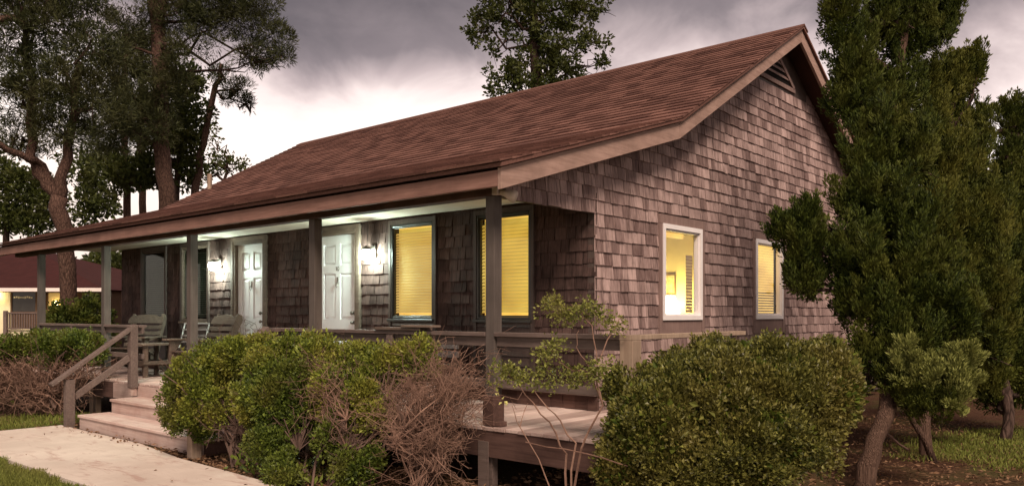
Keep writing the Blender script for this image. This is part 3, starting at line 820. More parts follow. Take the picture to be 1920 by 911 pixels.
# porch windows
def porch_window(o_, blind, n_slat, split=None, trimm='green_trim', sill=True):
    x0, x1, z0, z1 = o_
    pane = MB().box(x0 + 0.045, x1 - 0.045, YW + 0.008, YW + 0.013, z0 + 0.08, z1 - 0.07).build('window', M['glass_dark'], house)
    f_ = MB(); frame4(f_, x0, x1, z0, z1, 0.03, lambda mb, a, b, p, q: mb.box(a, b, YW - 0.022, YW + 0.05, p, q)); f_.build('frame', M[trimm], pane, bevel=0.004)
    s_ = MB(); frame4(s_, x0 + 0.031, x1 - 0.031, z0 + 0.031, z1 - 0.031, 0.016, lambda mb, a, b, p, q: mb.box(a, b, YW - 0.008, YW + 0.035, p, q)); s_.build('sash', M[trimm], pane, bevel=0.003)
    for a, b in ((x0 - 0.045, x0 - 0.002), (x1 + 0.002, x1 + 0.045)): MB().box(a, b, YW - 0.028, YW + 0.014, 0.74, z1 + 0.06).build('trim', M['trim'], pane)
    MB().box(x0 - 0.002, x1 + 0.002, YW - 0.027, YW + 0.014, z1 + 0.002, z1 + 0.06).build('trim', M['trim'], pane)
    MB().box(x0 - 0.03, x1 + 0.03, YW - 0.07, YW - 0.036, z0 - 0.035, z0 - 0.002).build('sill', M[trimm], pane, bevel=0.004)
    ap = MB()
    zz = 0.745
    while zz < z0 - 0.06:
        t1 = min(zz + 0.105, z0 - 0.037)
        ap.hexa([(x0 - 0.001, YW - 0.02, zz), (x1 + 0.001, YW - 0.02, zz), (x1 + 0.001, YW + 0.012, zz), (x0 - 0.001, YW + 0.012, zz), (x0 - 0.001, YW - 0.006, t1), (x1 + 0.001, YW - 0.006, t1), (x1 + 0.001, YW + 0.012, t1), (x0 - 0.001, YW + 0.012, t1)])
        zz = t1 + 0.004
    ap.build('apron', M['trim'], pane)
    b_ = MB(); h0, h1 = z0 + 0.075, z1 - 0.10; st = (h1 - h0) / n_slat
    for k in range(n_slat):
        z = h0 + st * k
        b_.hexa([(x0 + 0.046, YW + 0.022, z), (x1 - 0.046, YW + 0.022, z + rng.normal() * 0.001), (x1 - 0.046, YW + 0.028, z), (x0 + 0.046, YW + 0.028, z),
                 (x0 + 0.046, YW + 0.034, z + st * 0.78), (x1 - 0.046, YW + 0.034, z + st * 0.78), (x1 - 0.046, YW + 0.039, z + st * 0.78), (x0 + 0.046, YW + 0.039, z + st * 0.78)])
    b_.build('blind', M[blind], pane)
    MB().box(x0 + 0.02, x1 - 0.02, YW + 0.101, YW + 0.11, z0 - 0.02, z1 + 0.02).build('shade_backing', M['blind_low'] if 'lit' in blind else M['black'], pane)
    return pane
porch_window(WC, 'blind_lit', 30); porch_window(WD, 'blind_lit_end', 26); porch_window(WB, 'blind_off', 30, trimm='chair'); porch_window(WA, 'blind_off', 30, trimm='trim')

# doors
def door(o_, num):
    x0, x1, z0, z1 = o_
    a0, a1, b0, b1 = x0 + 0.05, x1 - 0.05, z0, z1 - 0.06
    slab = MB().box(a0, a1, YW + 0.055, YW + 0.075, b0 + 0.02, b1)
    w = a1 - a0; st = 0.115; mid = 0.10
    cols = [(a0 + st, (a0 + a1) / 2 - mid / 2), ((a0 + a1) / 2 + mid / 2, a1 - st)]
    rows = [(b0 + 0.20, b0 + 0.68), (b0 + 0.84, b0 + 1.48), (b0 + 1.60, b1 - 0.12)]
    for p, q in ((a0, a0 + st), (a1 - st, a1)): slab.box(p, q, YW + 0.035, YW + 0.055, b0 + 0.02, b1)
    slab.box(cols[0][1], cols[1][0], YW + 0.036, YW + 0.055, b0 + 0.02, b1)
    zs = [b0 + 0.02, rows[0][0], rows[0][1], rows[1][0], rows[1][1], rows[2][0], rows[2][1], b1]
    for i in range(0, 8, 2):
        for p, q in cols: slab.box(p, q, YW + 0.036, YW + 0.055, zs[i], zs[i + 1])
    d_ = slab.build('door', M['door'], house)
    for p, q in cols:
        for r0, r1 in rows:
            MB().hexa([(p + .012, YW + .0549, r0 + .012), (q - .012, YW + .0549, r0 + .012), (q - .012, YW + .0549, r1 - .012), (p + .012, YW + .0549, r1 - .012),
                       (p + .045, YW + .041, r0 + .045), (q - .045, YW + .041, r0 + .045), (q - .045, YW + .041, r1 - .045), (p + .045, YW + .041, r1 - .045)]).build('door_panel', M['door'], d_)
    f_ = MB()
    for p, q in ((x0, a0 - .004), (a1 + .004, x1)): f_.box(p, q, YW - 0.025, YW + 0.08, b0, z1)
    f_.box(a0 - .004, a1 + .004, YW - 0.025, YW + 0.08, b1 + .004, z1)
    for p, q in ((x0 - .06, x0 - .001), (x1 + .001, x1 + .06)): f_.box(p, q, YW - 0.035, YW + 0.012, b0, z1 + 0.06)
    f_.box(x0 - .0009, x1 + .0009, YW - 0.034, YW + 0.012, z1 + .001, z1 + .06)
    f_.build('frame', M['chair'], d_)
    MB().box(x0, x1, YW - 0.05, YW + 0.08, b0 - 0.03, b0 + 0.015).build('threshold', M['metal'], d_)
    for zz, r in ((b0 + 0.93, 0.032), (b0 + 0.80, 0.028)):
        MB().lathe((a1 - 0.065, YW + 0.036, zz), [(r * .9, 0), (r, -0.008), (0.012, -0.012), (0.012, -0.035), (r * .85, -0.045), (r * .8, -0.065), (0.008, -0.07)], 12, (0, 1, 0)).build('knob', M['metal'], d_, smooth=True)
    xm = (a0 + a1) / 2
    kn = MB().box(xm - 0.012, xm + 0.012, YW + 0.026, YW + 0.0355, b0 + 1.33, b0 + 1.43); kn.tube([(xm - 0.02, YW + 0.02, b0 + 1.36), (xm - 0.024, YW + 0.015, b0 + 1.31), (xm, YW + 0.013, b0 + 1.285), (xm + 0.024, YW + 0.015, b0 + 1.31), (xm + 0.02, YW + 0.02, b0 + 1.36)], [.005] * 5, 5)
    kn.build('knocker', M['metal'], d_)
    if num:
        nb = MB(); y = YW + 0.0345; zb = b0 + 1.52
        nb.box(xm - 0.034, xm - 0.024, y - .003, y + .001, zb, zb + 0.055); nb.box(xm - 0.042, xm - 0.034, y - .003, y + .001, zb + .042, zb + .05)
        pts = [(xm + 0.014 + 0.017 * math.cos(a), y - .001, zb + 0.0275 + 0.0275 * math.sin(a)) for a in np.linspace(0, 2 * math.pi, 13)]
        nb.tube(pts, [.004] * 13, 4); nb.build('door_number', M['metal'], d_)
    return d_
door(DR, True); door(DL, False)
MB().box(XH + 0.05, X0 - 0.13, YW + 0.22, YW + 0.26, 0.2, 2.9).build('inner_lining', M['black'], house)

# porch ceiling, beam, posts
pc = MB().box(XH - 0.9, X0 - 0.101, 5.11, YW + 0.012, 2.80, 2.83).build('porch_ceiling', M['black'], house)
xs = [XH - 0.9, -15.2, -13.75, -12.3, -10.85, -9.4, -7.95, -6.5, X0 - 0.104]
for a, b in zip(xs[:-1], xs[1:]):
    for ya, yb in ((5.43, 6.20), (6.208, YW + 0.010)): MB().box(a + 0.005, b - 0.005, ya, yb, 2.785, 2.799).build('ceiling_panel', M['ceiling'], pc)
MB().box(XH - 0.9, X0 - 0.001, 5.29, 5.42, 2.60, 2.783).build('porch_beam', M['rim'], house, bevel=0.004)
POSTX = [-15.61, -12.92, -10.22, -7.46, X0]
for i, px in enumerate(POSTX):
    MB().box(px - 0.105, px, YP, YP + 0.105, DK + 0.002, 2.598).build('porch_post', M['post'], house, bevel=0.004)
pb = MB().box(X0 - 0.125, X0 + 0.012, YP - 0.018, YP + 0.125, DK + 0.003, DK + 0.27)
pb.build('post_base', M['rim'], house, bevel=0.005)
MB().box(X0 + 0.013, X0 + 0.075, YP + 0.0, YP + 0.09, DK + 0.003, DK + 0.045).build('post_block', M['rim'], house, bevel=0.004)

# deck
DX0, DX1, DY0 = -16.0, -3.36, 5.24
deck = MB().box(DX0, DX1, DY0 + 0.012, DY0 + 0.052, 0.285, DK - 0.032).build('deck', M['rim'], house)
MB().box(DX0, DX0 + 0.04, DY0 + 0.053, YW, 0.285, DK - 0.032).build('end_joist', M['rim'], deck)
MB().box(DX1 - 0.04, DX1, DY0 + 0.053, 7.4, 0.285, DK - 0.032).build('end_joist', M['rim'], deck)
x = DX0
units_dp = []
while x < DX1:
    w = 0.138
    yb = YW - 0.015 if x < X0 + 0.0 else 7.4
    yf = DY0 + rng.normal() * 0.004
    z = DK + rng.normal() * 0.0015
    MB().box(x + 0.003, x + w - 0.003, yf, yb, z - 0.03, z).build('deck_plank', M['deck'], deck, bevel=0.003)
    x += w + 0.001
MB().box(-12.4, -8.0, DY0 - 0.022, DY0 + 0.010, 0.30, DK - 0.034).build('face_board', M['step'], deck)
for px in (DX0 + 0.1, -13.2, X0 - 0.02, -7.6):
    MB().box(px - 0.12, px, DY0 + 0.0, DY0 + 0.011, -0.1, 0.42).box(px - 0.12, px, DY0 + 0.0525, DY0 + 0.13, -0.1, 0.42).build('deck_support', M['rail'] if px > -6 else M['pale_post'], deck)
for px in (-14.5, -11.9): MB().box(px - 0.09, px, DY0 + 0.054, DY0 + 0.14, -0.1, 0.50).build('deck_support', M['pale_post'], deck)

# railing along the porch
rail = empty('railing', (0, 0, 0)); rail.parent = house; rail.matrix_parent_inverse = parent_inv(house); rail['_w'] = 1
RT = 1.385
def run(x0, x1, mids=()):
    MB().box(x0, x1, YP - 0.01, YP + 0.10, RT - 0.038, RT).build('top_rail', M['rail'], rail, bevel=0.004)
    MB().box(x0, x1, YP + 0.03, YP + 0.068, RT - 0.125, RT - 0.039).build('under_rail', M['rail'], rail, bevel=0.003)
    MB().box(x0, x1, YP + 0.025, YP + 0.063, 0.895, 0.965).build('mid_rail', M['rail'], rail, bevel=0.003)
    for m in mids: MB().box(m - 0.045, m + 0.045, YP - 0.005, YP + 0.024, DK + 0.01, RT - 0.04).build('rail_post', M['rail'], rail, bevel=0.003)
run(POSTX[0] + 0.002, POSTX[1] - 0.107, (-14.2,)); run(POSTX[1] + 0.002, -11.70); run(-8.30, POSTX[3] - 0.107); run(POSTX[3] + 0.002, POSTX[4] - 0.107, (-6.2,))
run(POSTX[4] + 0.002, -3.455)
MB().box(-3.455, -3.335, YP - 0.02, YP + 0.11, 0.2, RT - 0.04).build('end_post', M['pale_post'], rail, bevel=0.005)
MB().box(-3.45, -3.34, YP + 0.112, 7.3, RT - 0.038, RT).box(-3.41, -3.37, YP + 0.112, 7.3, 0.895, 0.965).build('side_rail', M['pale_post'], rail, bevel=0.003)
MB().box(-3.454, -3.336, YP - 0.02, YP + 0.111, RT - 0.039, RT + 0.001).build('post_cap', M['pale_post'], rail)

# steps
SX0, SX1 = -11.5, -8.25
steps = empty('steps', (0, 0, 0)); steps.parent = house; steps.matrix_parent_inverse = parent_inv(house); steps['_w'] = 1
def step(yf, yb, z):
    MB().box(SX0 - 0.02, SX1 + 0.02, yf - 0.02, yb, z - 0.035, z).build('tread', M['step'], steps, bevel=0.004)
    MB().box(SX0, SX1, yf + 0.0, yf + 0.03, z - 0.19 if z > 0.3 else 0.0, z - 0.037).build('riser', M['step'], steps)
    for xx in (SX0 + 0.001, SX1 - 0.031): MB().box(xx, xx + 0.03, yf + 0.032, yb - 0.001, 0.0, z - 0.037).build('stringer', M['rim'], steps)
step(4.40, 4.80, 0.19); step(4.82, 5.215, 0.37)
def stair_rail(xc, name='stair_railing'):
    r_ = empty(name, (0, 0, 0)); r_.parent = house; r_.matrix_parent_inverse = parent_inv(house); r_['_w'] = 1
    MB().box(xc - 0.055, xc + 0.055, 4.26, 4.37, 0.0, 0.66).build('newel', M['rail'] if xc < -10 else M['pale_post'], r_, bevel=0.004)
    MB().box(xc - 0.055, xc + 0.055, 5.11, 5.215, 0.49, 1.365).build('newel', M['rail'], r_, bevel=0.004)
    MB().box(xc - 0.035, xc + 0.035, 5.12, 5.205, 0.38, 0.489).build('newel_foot', M['step'], r_)
    MB().beam((xc + 0.0, 4.08, 0.60), (xc, 5.20, 1.385), 0.115, 0.045).build('hand_rail', M['rail'], r_, bevel=0.004)
    MB().beam((xc + 0.01, 4.372, 0.42), (xc + 0.01, 5.108, 0.93), 0.04, 0.085).build('low_rail', M['rail'], r_, bevel=0.003)
stair_rail(-11.62); stair_rail(-8.24)
MB().box(-8.295, -8.1, YP - 0.085, YP + 0.1, RT - 0.04, RT + 0.002).build('rail_return', M['rail'], rail)
# roof vent pipe near the far rake
vp = MB().tube([(-16.6, 9.05, 4.15), (-16.6, 9.05, 4.62)], [0.05, 0.05], 10)
vp.build('vent_pipe', M['pale_post'], roof, smooth=False)

# ------------------------------------------------------------------ porch lamps, flood light
def lantern(x, label):
    r_ = tag(empty('wall_lantern', (x, YW - 0.02, 2.33)), label, 'wall lamp', 'lit lanterns on the porch wall')
    MB().box(-0.05, 0.05, -0.012, 0.008, -0.04, 0.12).box(-0.012, 0.012, -0.12, -0.011, 0.085, 0.105).build('bracket', M['metal'], r_, local=True)
    MB().lathe((0, -0.125, 0), [(0.070, 0.055), (0.064, 0.07), (0.036, 0.09), (0.010, 0.105)], 14).build('cap', M['metal'], r_, local=True, smooth=True)
    MB().lathe((0, -0.125, 0), [(0.045, 0.054), (0.062, 0.03), (0.066, 0.0), (0.058, -0.05), (0.035, -0.075)], 14).build('globe', M['lamp_glow'], r_, local=True, smooth=True)
lantern(-8.33, 'glowing porch lantern between the right white door and the lit blind window')
lantern(-12.24, 'glowing porch lantern beside the left white door above the slatted chair')
fl = tag(empty('floodlight', (X0 + 0.03, 5.30, 2.60)), 'beige outdoor floodlight under the near roof corner above the porch post', 'floodlight')
MB().box(-0.03, 0.03, -0.03, 0.03, 0.0, 0.075).build('bracket', M['flood'], fl, local=True)
MB().lathe((0.03, 0.02, 0.03), [(0.03, 0), (0.034, 0.06), (0.052, 0.10), (0.055, 0.14), (0.045, 0.15)], 14, (0.75, 0.45, -0.35)).build('lamp_head', M['flood'], fl, local=True, smooth=True)

# ------------------------------------------------------------------ porch furniture
def chair_parts(root):
    m = M['chair']
    for sx in (-1, 1):
        MB().box(sx * 0.31 - 0.02, sx * 0.31 + 0.02, -0.32, -0.24, 0, 0.60).build('front_leg', m, root, local=True)
        MB().beam((sx * 0.27, -0.30, 0.36), (sx * 0.27, 0.52, 0.06), 0.035, 0.12).build('rear_leg', m, root, local=True)
        MB().hexa([(sx * 0.31 - 0.07, -0.40, 0.601), (sx * 0.31 + 0.07, -0.40, 0.601), (sx * 0.31 + 0.04, 0.42, 0.601), (sx * 0.31 - 0.04, 0.42, 0.601),
                   (sx * 0.31 - 0.07, -0.40, 0.625), (sx * 0.31 + 0.07, -0.40, 0.625), (sx * 0.31 + 0.04, 0.42, 0.625), (sx * 0.31 - 0.04, 0.42, 0.625)]).build('armrest', m, root, local=True)
        MB().prism([(sx * 0.31 - 0.015, -0.235, 0.60), (sx * 0.31 - 0.015, -0.235, 0.44), (sx * 0.31 - 0.015, -0.18, 0.50), (sx * 0.31 - 0.015, -0.12, 0.60)], (0.03, 0, 0)).build('arm_bracket', m, root, local=True)
        # stile: shaped side board of the back
        MB().prism([(sx * 0.255 - 0.02, 0.16, 0.30), (sx * 0.255 - 0.02, 0.26, 0.28), (sx * 0.255 - 0.02, 0.55, 0.90), (sx * 0.255 - 0.02, 0.535, 0.97), (sx * 0.255 - 0.02, 0.47, 1.00), (sx * 0.255 - 0.02, 0.445, 0.95)], (0.04, 0, 0)).build('stile', m, root, local=True)
    for k in range(6):
        y = -0.31 + k * 0.095; z = 0.425 - k * 0.027
        MB().box(-0.285, 0.285, y, y + 0.082, z, z + 0.022).build('seat_slat', m, root, local=True)
    def back(p): return Vector((0, 0.155, 0.30)) + Vector((0, 0.40, 0.90)).normalized() * p
    for k in range(5):
        a, b = back(0.06 + k * 0.105), back(0.06 + k * 0.105 + 0.066)
        MB().hexa([(-0.30, a.y - .028, a.z), (0.30, a.y - .028, a.z), (0.30, a.y - .006, a.z), (-0.30, a.y - .006, a.z), (-0.30, b.y - .028, b.z), (0.30, b.y - .028, b.z), (0.30, b.y - .006, b.z), (-0.30, b.y - .006, b.z)]).build('back_slat', m, root, local=True)
    a = back(0.59); prof = [(-0.31, 0.0), (0.31, 0.0), (0.31, 0.07), (0.27, 0.13), (0.21, 0.12), (0.16, 0.15), (0.0, 0.165), (-0.16, 0.15), (-0.21, 0.12), (-0.27, 0.13), (-0.31, 0.07)]
    dv = Vector((0, 0.40, 0.90)).normalized()
    MB().prism([(x, a.y - .03 + dv.y * h_, a.z + dv.z * h_) for x, h_ in prof], (0, 0.024, 0)).build('top_slat', m, root, local=True)
CH = 'slatted wooden chairs on the porch'
ch = tag(empty('porch_chair', (-11.55, 6.15, DK), math.radians(4)), 'slatted wooden chair nearest the left white door, below the glowing lantern', 'chair', CH)
chair_parts(ch)
def copy_thing(src, loc, rz, label):
    c = src.copy(); COL.objects.link(c); c.location = loc; c.rotation_euler = (0, 0, rz); c['label'] = label
    for k in src.children:
        q = k.copy(); COL.objects.link(q); q.parent = c; q.matrix_parent_inverse = k.matrix_parent_inverse
    return c
copy_thing(ch, (-13.55, 6.05, DK), math.radians(38), 'slatted wooden chair behind the upper stair newel, under the dark far window')
bn = tag(empty('porch_bench', (-7.0, 6.3, DK), math.radians(3)), 'low grey bench with a pale leg half hidden behind the hedge and railing', 'bench')
for k in range(4): MB().box(-0.55, 0.55, -0.22 + k * 0.11, -0.125 + k * 0.11, 0.40, 0.43).build('seat_slat', M['chair'], bn, local=True)
for k in range(2): MB().box(-0.55, 0.55, 0.21, 0.235, 0.50 + k * 0.10, 0.57 + k * 0.10).build('back_slat', M['grey_metal'], bn, local=True)
for sx in (-1, 1):
    MB().box(sx * 0.5 - 0.035, sx * 0.5 + 0.035, -0.22, -0.15, 0, 0.62).build('front_leg', M['white_frame'] if sx > 0 else M['chair'], bn, local=True)
    MB().box(sx * 0.5 - 0.035, sx * 0.5 + 0.035, 0.236, 0.28, 0, 0.68).build('rear_leg', M['chair'], bn, local=True)
tb2 = tag(empty('porch_table', (-12.85, 6.0, DK)), 'low wooden table with a lower shelf between two slatted porch chairs', 'table')
MB().box(-0.32, 0.32, -0.28, 0.28, 0.50, 0.525).build('tabletop', M['chair'], tb2, local=True)
for sx in (-1, 1):
    for sy in (-1, 1): MB().box(sx * 0.24 - 0.03, sx * 0.24 + 0.03, sy * 0.2 - 0.03, sy * 0.2 + 0.03, 0, 0.499).build('leg', M['chair'], tb2, local=True)
MB().prism([(-0.3, -0.26, 0.20), (-0.2, -0.26, 0.17), (-0.1, -0.26, 0.20), (0.1, -0.26, 0.20), (0.2, -0.26, 0.17), (0.3, -0.26, 0.20), (0.3, -0.26, 0.25), (-0.3, -0.26, 0.25)], (0, 0.52, 0)).build('lower_shelf', M['chair'], tb2, local=True)
fc_ = tag(empty('folding_chair', (-12.5, 6.5, DK), math.radians(30)), 'dull folding chair with pale back bars partly hidden by the porch post', 'chair')
for sx in (-1, 1):
    MB().tube([(sx * 0.22, -0.2, 0), (sx * 0.22, 0.16, 0.84)], [.012, .012], 8).tube([(sx * 0.2, 0.22, 0), (sx * 0.2, -0.18, 0.43)], [.012, .012], 8).build('leg', M['grey_metal'], fc_, local=True)
MB().box(-0.21, 0.21, -0.2, 0.18, 0.43, 0.45).build('seat', M['trim'], fc_, local=True)
for k in range(4):
    z = 0.53 + k * 0.1; y = -0.2 + 0.36 * z / 0.84
    MB().box(-0.23, 0.23, y - 0.012, y + 0.008, z, z + 0.022).build('back_bar', M['grey_metal'], fc_, local=True)
MB().hexa([(-0.2, 0.04, 0.52), (0.2, 0.04, 0.52), (0.2, 0.05, 0.52), (-0.2, 0.05, 0.52), (-0.2, 0.17, 0.84), (0.2, 0.17, 0.84), (0.2, 0.18, 0.84), (-0.2, 0.18, 0.84)]).build('back_panel', M['trim'], fc_, local=True)
bd = tag(MB().box(-6.40, -5.72, YP - 0.03, YP + 0.14, RT + 0.002, RT + 0.03).build('board', M['chair'], bevel=0.004), 'loose weathered board lying on the porch handrail under the lit window', 'board')
bd = tag(MB().box(-5.98, -5.55, YP - 0.045, YP + 0.09, RT + 0.032, RT + 0.055).build('board', M['chair'], bevel=0.004), 'topmost loose board resting on another board on the porch handrail', 'board')

# ------------------------------------------------------------------ shrubs
def shrub(name, base, label, cat='shrub', group=None):
    return tag(empty(name, base), label, cat, group)
# round boxwood in front of the gable
rng = np.random.default_rng(21)
bx = shrub('round_bush', PX(1380, 975, 6.25) * 1.0, 'big rounded clipped green bush in front of the shingled gable wall')
bx.location.z = 0
BL = [lobe(1360, 790, 6.25, 200, 125, 205), lobe(1285, 755, 6.2, 105, 85, 140), lobe(1455, 740, 6.25, 120, 90, 140), lobe(1400, 712, 6.3, 150, 58, 150),
      lobe(1228, 805, 5.95, 84, 95, 110), lobe(1532, 735, 6.2, 66, 74, 100), lobe(1315, 850, 6.0, 170, 85, 150), lobe(1182, 730, 6.3, 46, 44, 56), lobe(1190, 870, 6.0, 70, 76, 76), lobe(1545, 690, 6.4, 50, 46, 70)]
foliage('foliage', sublobes(BL, 9, 0.27, rng, 0.6) + [(c, r * 0.95) for c, r in BL], 215, 0.060, 40, 0.030, 0.018, M['box'], bx, rng, up=0.5, outw=0.9, rnd=0.9, shell=(0.86, 1.04), fold=0.2)
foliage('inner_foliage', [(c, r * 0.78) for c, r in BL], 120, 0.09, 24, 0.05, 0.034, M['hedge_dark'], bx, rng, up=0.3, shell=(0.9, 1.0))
mb = MB(); b0 = Vector((bx.location.x, bx.location.y, 0))
for k in range(9): mb.tube(wiggle(b0 + Vector(rng.normal(size=3) * [.15, .15, 0]), Vector(BL[k % len(BL)][0]), 5, 0.05, rng), np.linspace(0.03, 0.01, 6), 5)
mb.build('stem', M['twig_dark'], bx)
v, f = leaf_geo(np.array([list(PX(1310 + 18 * math.sin(i * 2.1), 790 + i * 9 - 30, 5.55)) for i in range(12)]), rng.normal(size=(12, 3)) * .6 + np.array([0, -.4, .3]), 0.10, 0.045, rng)
o = link('sprig_leaves', mesh_np('sprig_leaves', v, f, M['vine']), bx); o['_w'] = 1

# clipped hedge shrubs in front of the porch
def hedge(base, label, L1, L2, n_base, dens=190, tw='twig_dark', dead=()):
    r_ = shrub('hedge_shrub', base, label, 'shrub', 'clipped shrubs along the porch')
    foliage('foliage', sublobes(L1, 7, 0.42, rng, 0.5), dens, 0.065, 38, 0.032, 0.019, M['hedge'], r_, rng, up=0.55, outw=0.9, rnd=0.9, shell=(0.80, 1.05))
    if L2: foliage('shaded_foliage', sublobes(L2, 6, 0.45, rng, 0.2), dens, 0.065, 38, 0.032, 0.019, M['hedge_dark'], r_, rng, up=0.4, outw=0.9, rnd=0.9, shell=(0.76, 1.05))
    mb = MB()
    for c, r in L1 + (L2 or []):
        b = Vector(base) + Vector(rng.normal(size=3) * [.12, .12, 0])
        for _ in range(n_base):
            e = Vector(c) + Vector(rng.normal(size=3)) * float(min(r)) * 0.5
            mb.tube(wiggle(b, e, 6, 0.05, rng), np.linspace(0.014, 0.004, 7), 5)
    mb.build('stem', M['twig_dark'], r_)
    mb = MB(); tg = []
    for c, r in L1:
        for _ in range(16): tg.append(Vector(c) + Vector(unit(rng.normal(size=(1, 3)))[0] * r) * 1.02)
    twigs(mb, [Vector(base) + Vector((0, 0, 0.3))] , tg, rng, 0.007, 0.0022, 5, 0.06, 3, 0.14)
    for c, r in dead:
        for _ in range(26): tg.append(Vector(c) + Vector(unit(rng.normal(size=(1, 3)))[0] * r) * rng.uniform(0.5, 1.0))
    mb.build('twig', M[tw], r_)
    if dead:
        mb = MB(); twigs(mb, [Vector(base) + Vector((0, 0, h_)) for h_ in (0.35, 0.5, 0.6)], tg[-18 * len(dead):], rng, 0.006, 0.002, 5, 0.06, 4, 0.14)
        mb.build('dead_twig', M['twig'], r_)
    # stray shoots standing out of the clipped outline
    mb = MB(); sp, sd = [], []
    for c, r in L1:
        for _ in range(7):
            a_ = np.array([rng.uniform(-.8, .8), rng.uniform(.5, 1), rng.uniform(-.9, .1)]); a_ /= np.linalg.norm(a_)
            p0 = Vector(c + (a_ * r * 0.9) @ BAS); dv_ = (Vector(a_ @ BAS) * 0.5 + Vector((0, 0, 0.8)) + Vector(rng.normal(size=3)) * 0.3).normalized()
            ln = rng.uniform(0.06, 0.15); mb.tube([p0, p0 + dv_ * ln], [0.003, 0.0015], 3)
            for q in range(9):
                sp.append(list(p0 + dv_ * ln * (0.3 + 0.08 * q))); sd.append(list(dv_ * 0.5 + Vector(rng.normal(size=3))))
    mb.build('shoot', M['twig_dark'], r_)
    v_, f__ = leaf_geo(np.array(sp), np.array(sd), 0.034, 0.019, rng)
    link('shoot_leaves', mesh_np('shoot_leaves', v_, f__, M['hedge']), r_)['_w'] = 1
    return r_
hedge(PX(462, 870, 8.25) * 1, 'leftmost clipped shrub overhanging the porch steps on a crooked stem',
      [lobe(370, 704, 8.6, 62, 50), lobe(430, 679, 8.5, 55, 34), lobe(395, 749, 8.5, 60, 45), lobe(485, 669, 8.4, 50, 26)],
      [lobe(352, 759, 8.6, 45, 50), lobe(380, 784, 8.6, 30, 30), lobe(440, 724, 8.5, 40, 34)], 2)
hedge(PX(560, 905, 7.4) * 1, 'dense dark green clipped shrub in the middle of the porch hedge',
      [lobe(540, 689, 8.1, 70, 42), lobe(610, 682, 8.0, 60, 36), lobe(520, 734, 7.9, 70, 60)],
      [lobe(500, 764, 7.9, 60, 70), lobe(560, 764, 7.7, 70, 70), lobe(515, 834, 7.6, 45, 50), lobe(530, 884, 7.3, 48, 34)], 2)
hedge(PX(650, 915, 7.0) * 1, 'yellow green clipped shrub beside the bare twiggy one, below the right door',
      [lobe(680, 704, 7.7, 62, 46), lobe(650, 754, 7.5, 62, 60), lobe(730, 689, 7.6, 50, 36), lobe(785, 682, 7.5, 46, 34), lobe(690, 784, 7.2, 46, 55), lobe(625, 714, 7.7, 50, 46)],
      [lobe(640, 814, 7.2, 40, 45), lobe(672, 872, 7.0, 42, 36)], 2, dead=[lobe(640, 715, 7.3, 50, 34), lobe(590, 700, 7.5, 40, 26)])
# bare shrub
bs = shrub('bare_shrub', Vector((PX(800, 930, 6.9).x, PX(800, 930, 6.9).y, 0)), 'leafless tangle of pinkish brown twigs in front of the porch post')
mb = MB(); BT = [lobe(810, 775, 7.0, 82, 72, 80), lobe(765, 745, 7.2, 50, 52, 60), lobe(865, 725, 6.9, 60, 42, 60), lobe(800, 835, 6.7, 70, 46, 70), lobe(825, 712, 7.1, 62, 26, 60)]
tg = []
for k in range(175):
    c, r = BT[k % 5]; d = unit(rng.normal(size=(1, 3)))[0] * rng.uniform(0.45, 1.05)
    q = c + (d * r) @ BAS; tg.append(Vector(q))
bb = [Vector((bs.location.x, bs.location.y, 0)) + Vector(rng.normal(size=3) * [.12, .12, 0]) + Vector((0, 0, h_)) for h_ in (0.05, 0.25, 0.4, 0.4, 0.5) for _ in range(2)]
twigs(mb, bb, tg, rng, 0.0075, 0.0021, 6, 0.075, 5, 0.19)
mb.build('twig', M['twig'], bs)
mb = MB()
for b in bb: mb.tube(wiggle((bs.location.x, bs.location.y, 0), b + Vector((0, 0, 0.3)), 5, 0.05, rng), np.linspace(0.026, 0.012, 6), 6)
mb.build('stem', M['twig_dark'], bs)
# shrub at the left of the steps
ls = shrub('porch_end_shrub', Vector((PX(80, 760, 12.2).x, PX(80, 760, 12.2).y, 0)), 'wide flat topped shrub with bare lower twigs left of the steps')
LL = [lobe(20, 654, 12.2, 56, 18, 46), lobe(85, 650, 12.3, 56, 20, 46), lobe(145, 645, 12.2, 38, 19, 36), lobe(-50, 664, 12, 66, 26, 56), lobe(172, 656, 12.1, 18, 18, 24), lobe(110, 668, 12.2, 36, 16, 36)]
foliage('foliage', LL, 130, 0.10, 44, 0.045, 0.026, M['hedge_dark'], ls, rng, up=0.5, rnd=0.9, shell=(0.7, 1.05))
mb = MB(); tg = []
for k in range(170):
    c, r = [lobe(50, 710, 12.0, 90, 42, 70), lobe(-20, 700, 11.8, 80, 46, 80), lobe(140, 690, 12.1, 45, 36, 40)][k % 3 if k % 5 else 0]
    tg.append(Vector(c + (unit(rng.normal(size=(1, 3)))[0] * r * rng.uniform(0.4, 1.05)) @ BAS))
bb = [Vector((PX(u_, 785, 12).x, PX(u_, 785, 12).y, 0.05)) for u_ in (-20, 30, 60, 90, 115)]
twigs(mb, bb, tg, rng, 0.011, 0.0038, 6, 0.09, 4, 0.25)
mb.build('twig', M['twig'], ls)
mb = MB()
for b in bb:
    for _ in range(2): mb.tube(wiggle(b, b + Vector(rng.normal(size=3) * [.5, .3, .1]) + Vector((0, 0, 0.75)), 5, 0.07, rng), np.linspace(0.035, 0.012, 6), 5)
mb.build('stem', M['twig_dark'], ls)
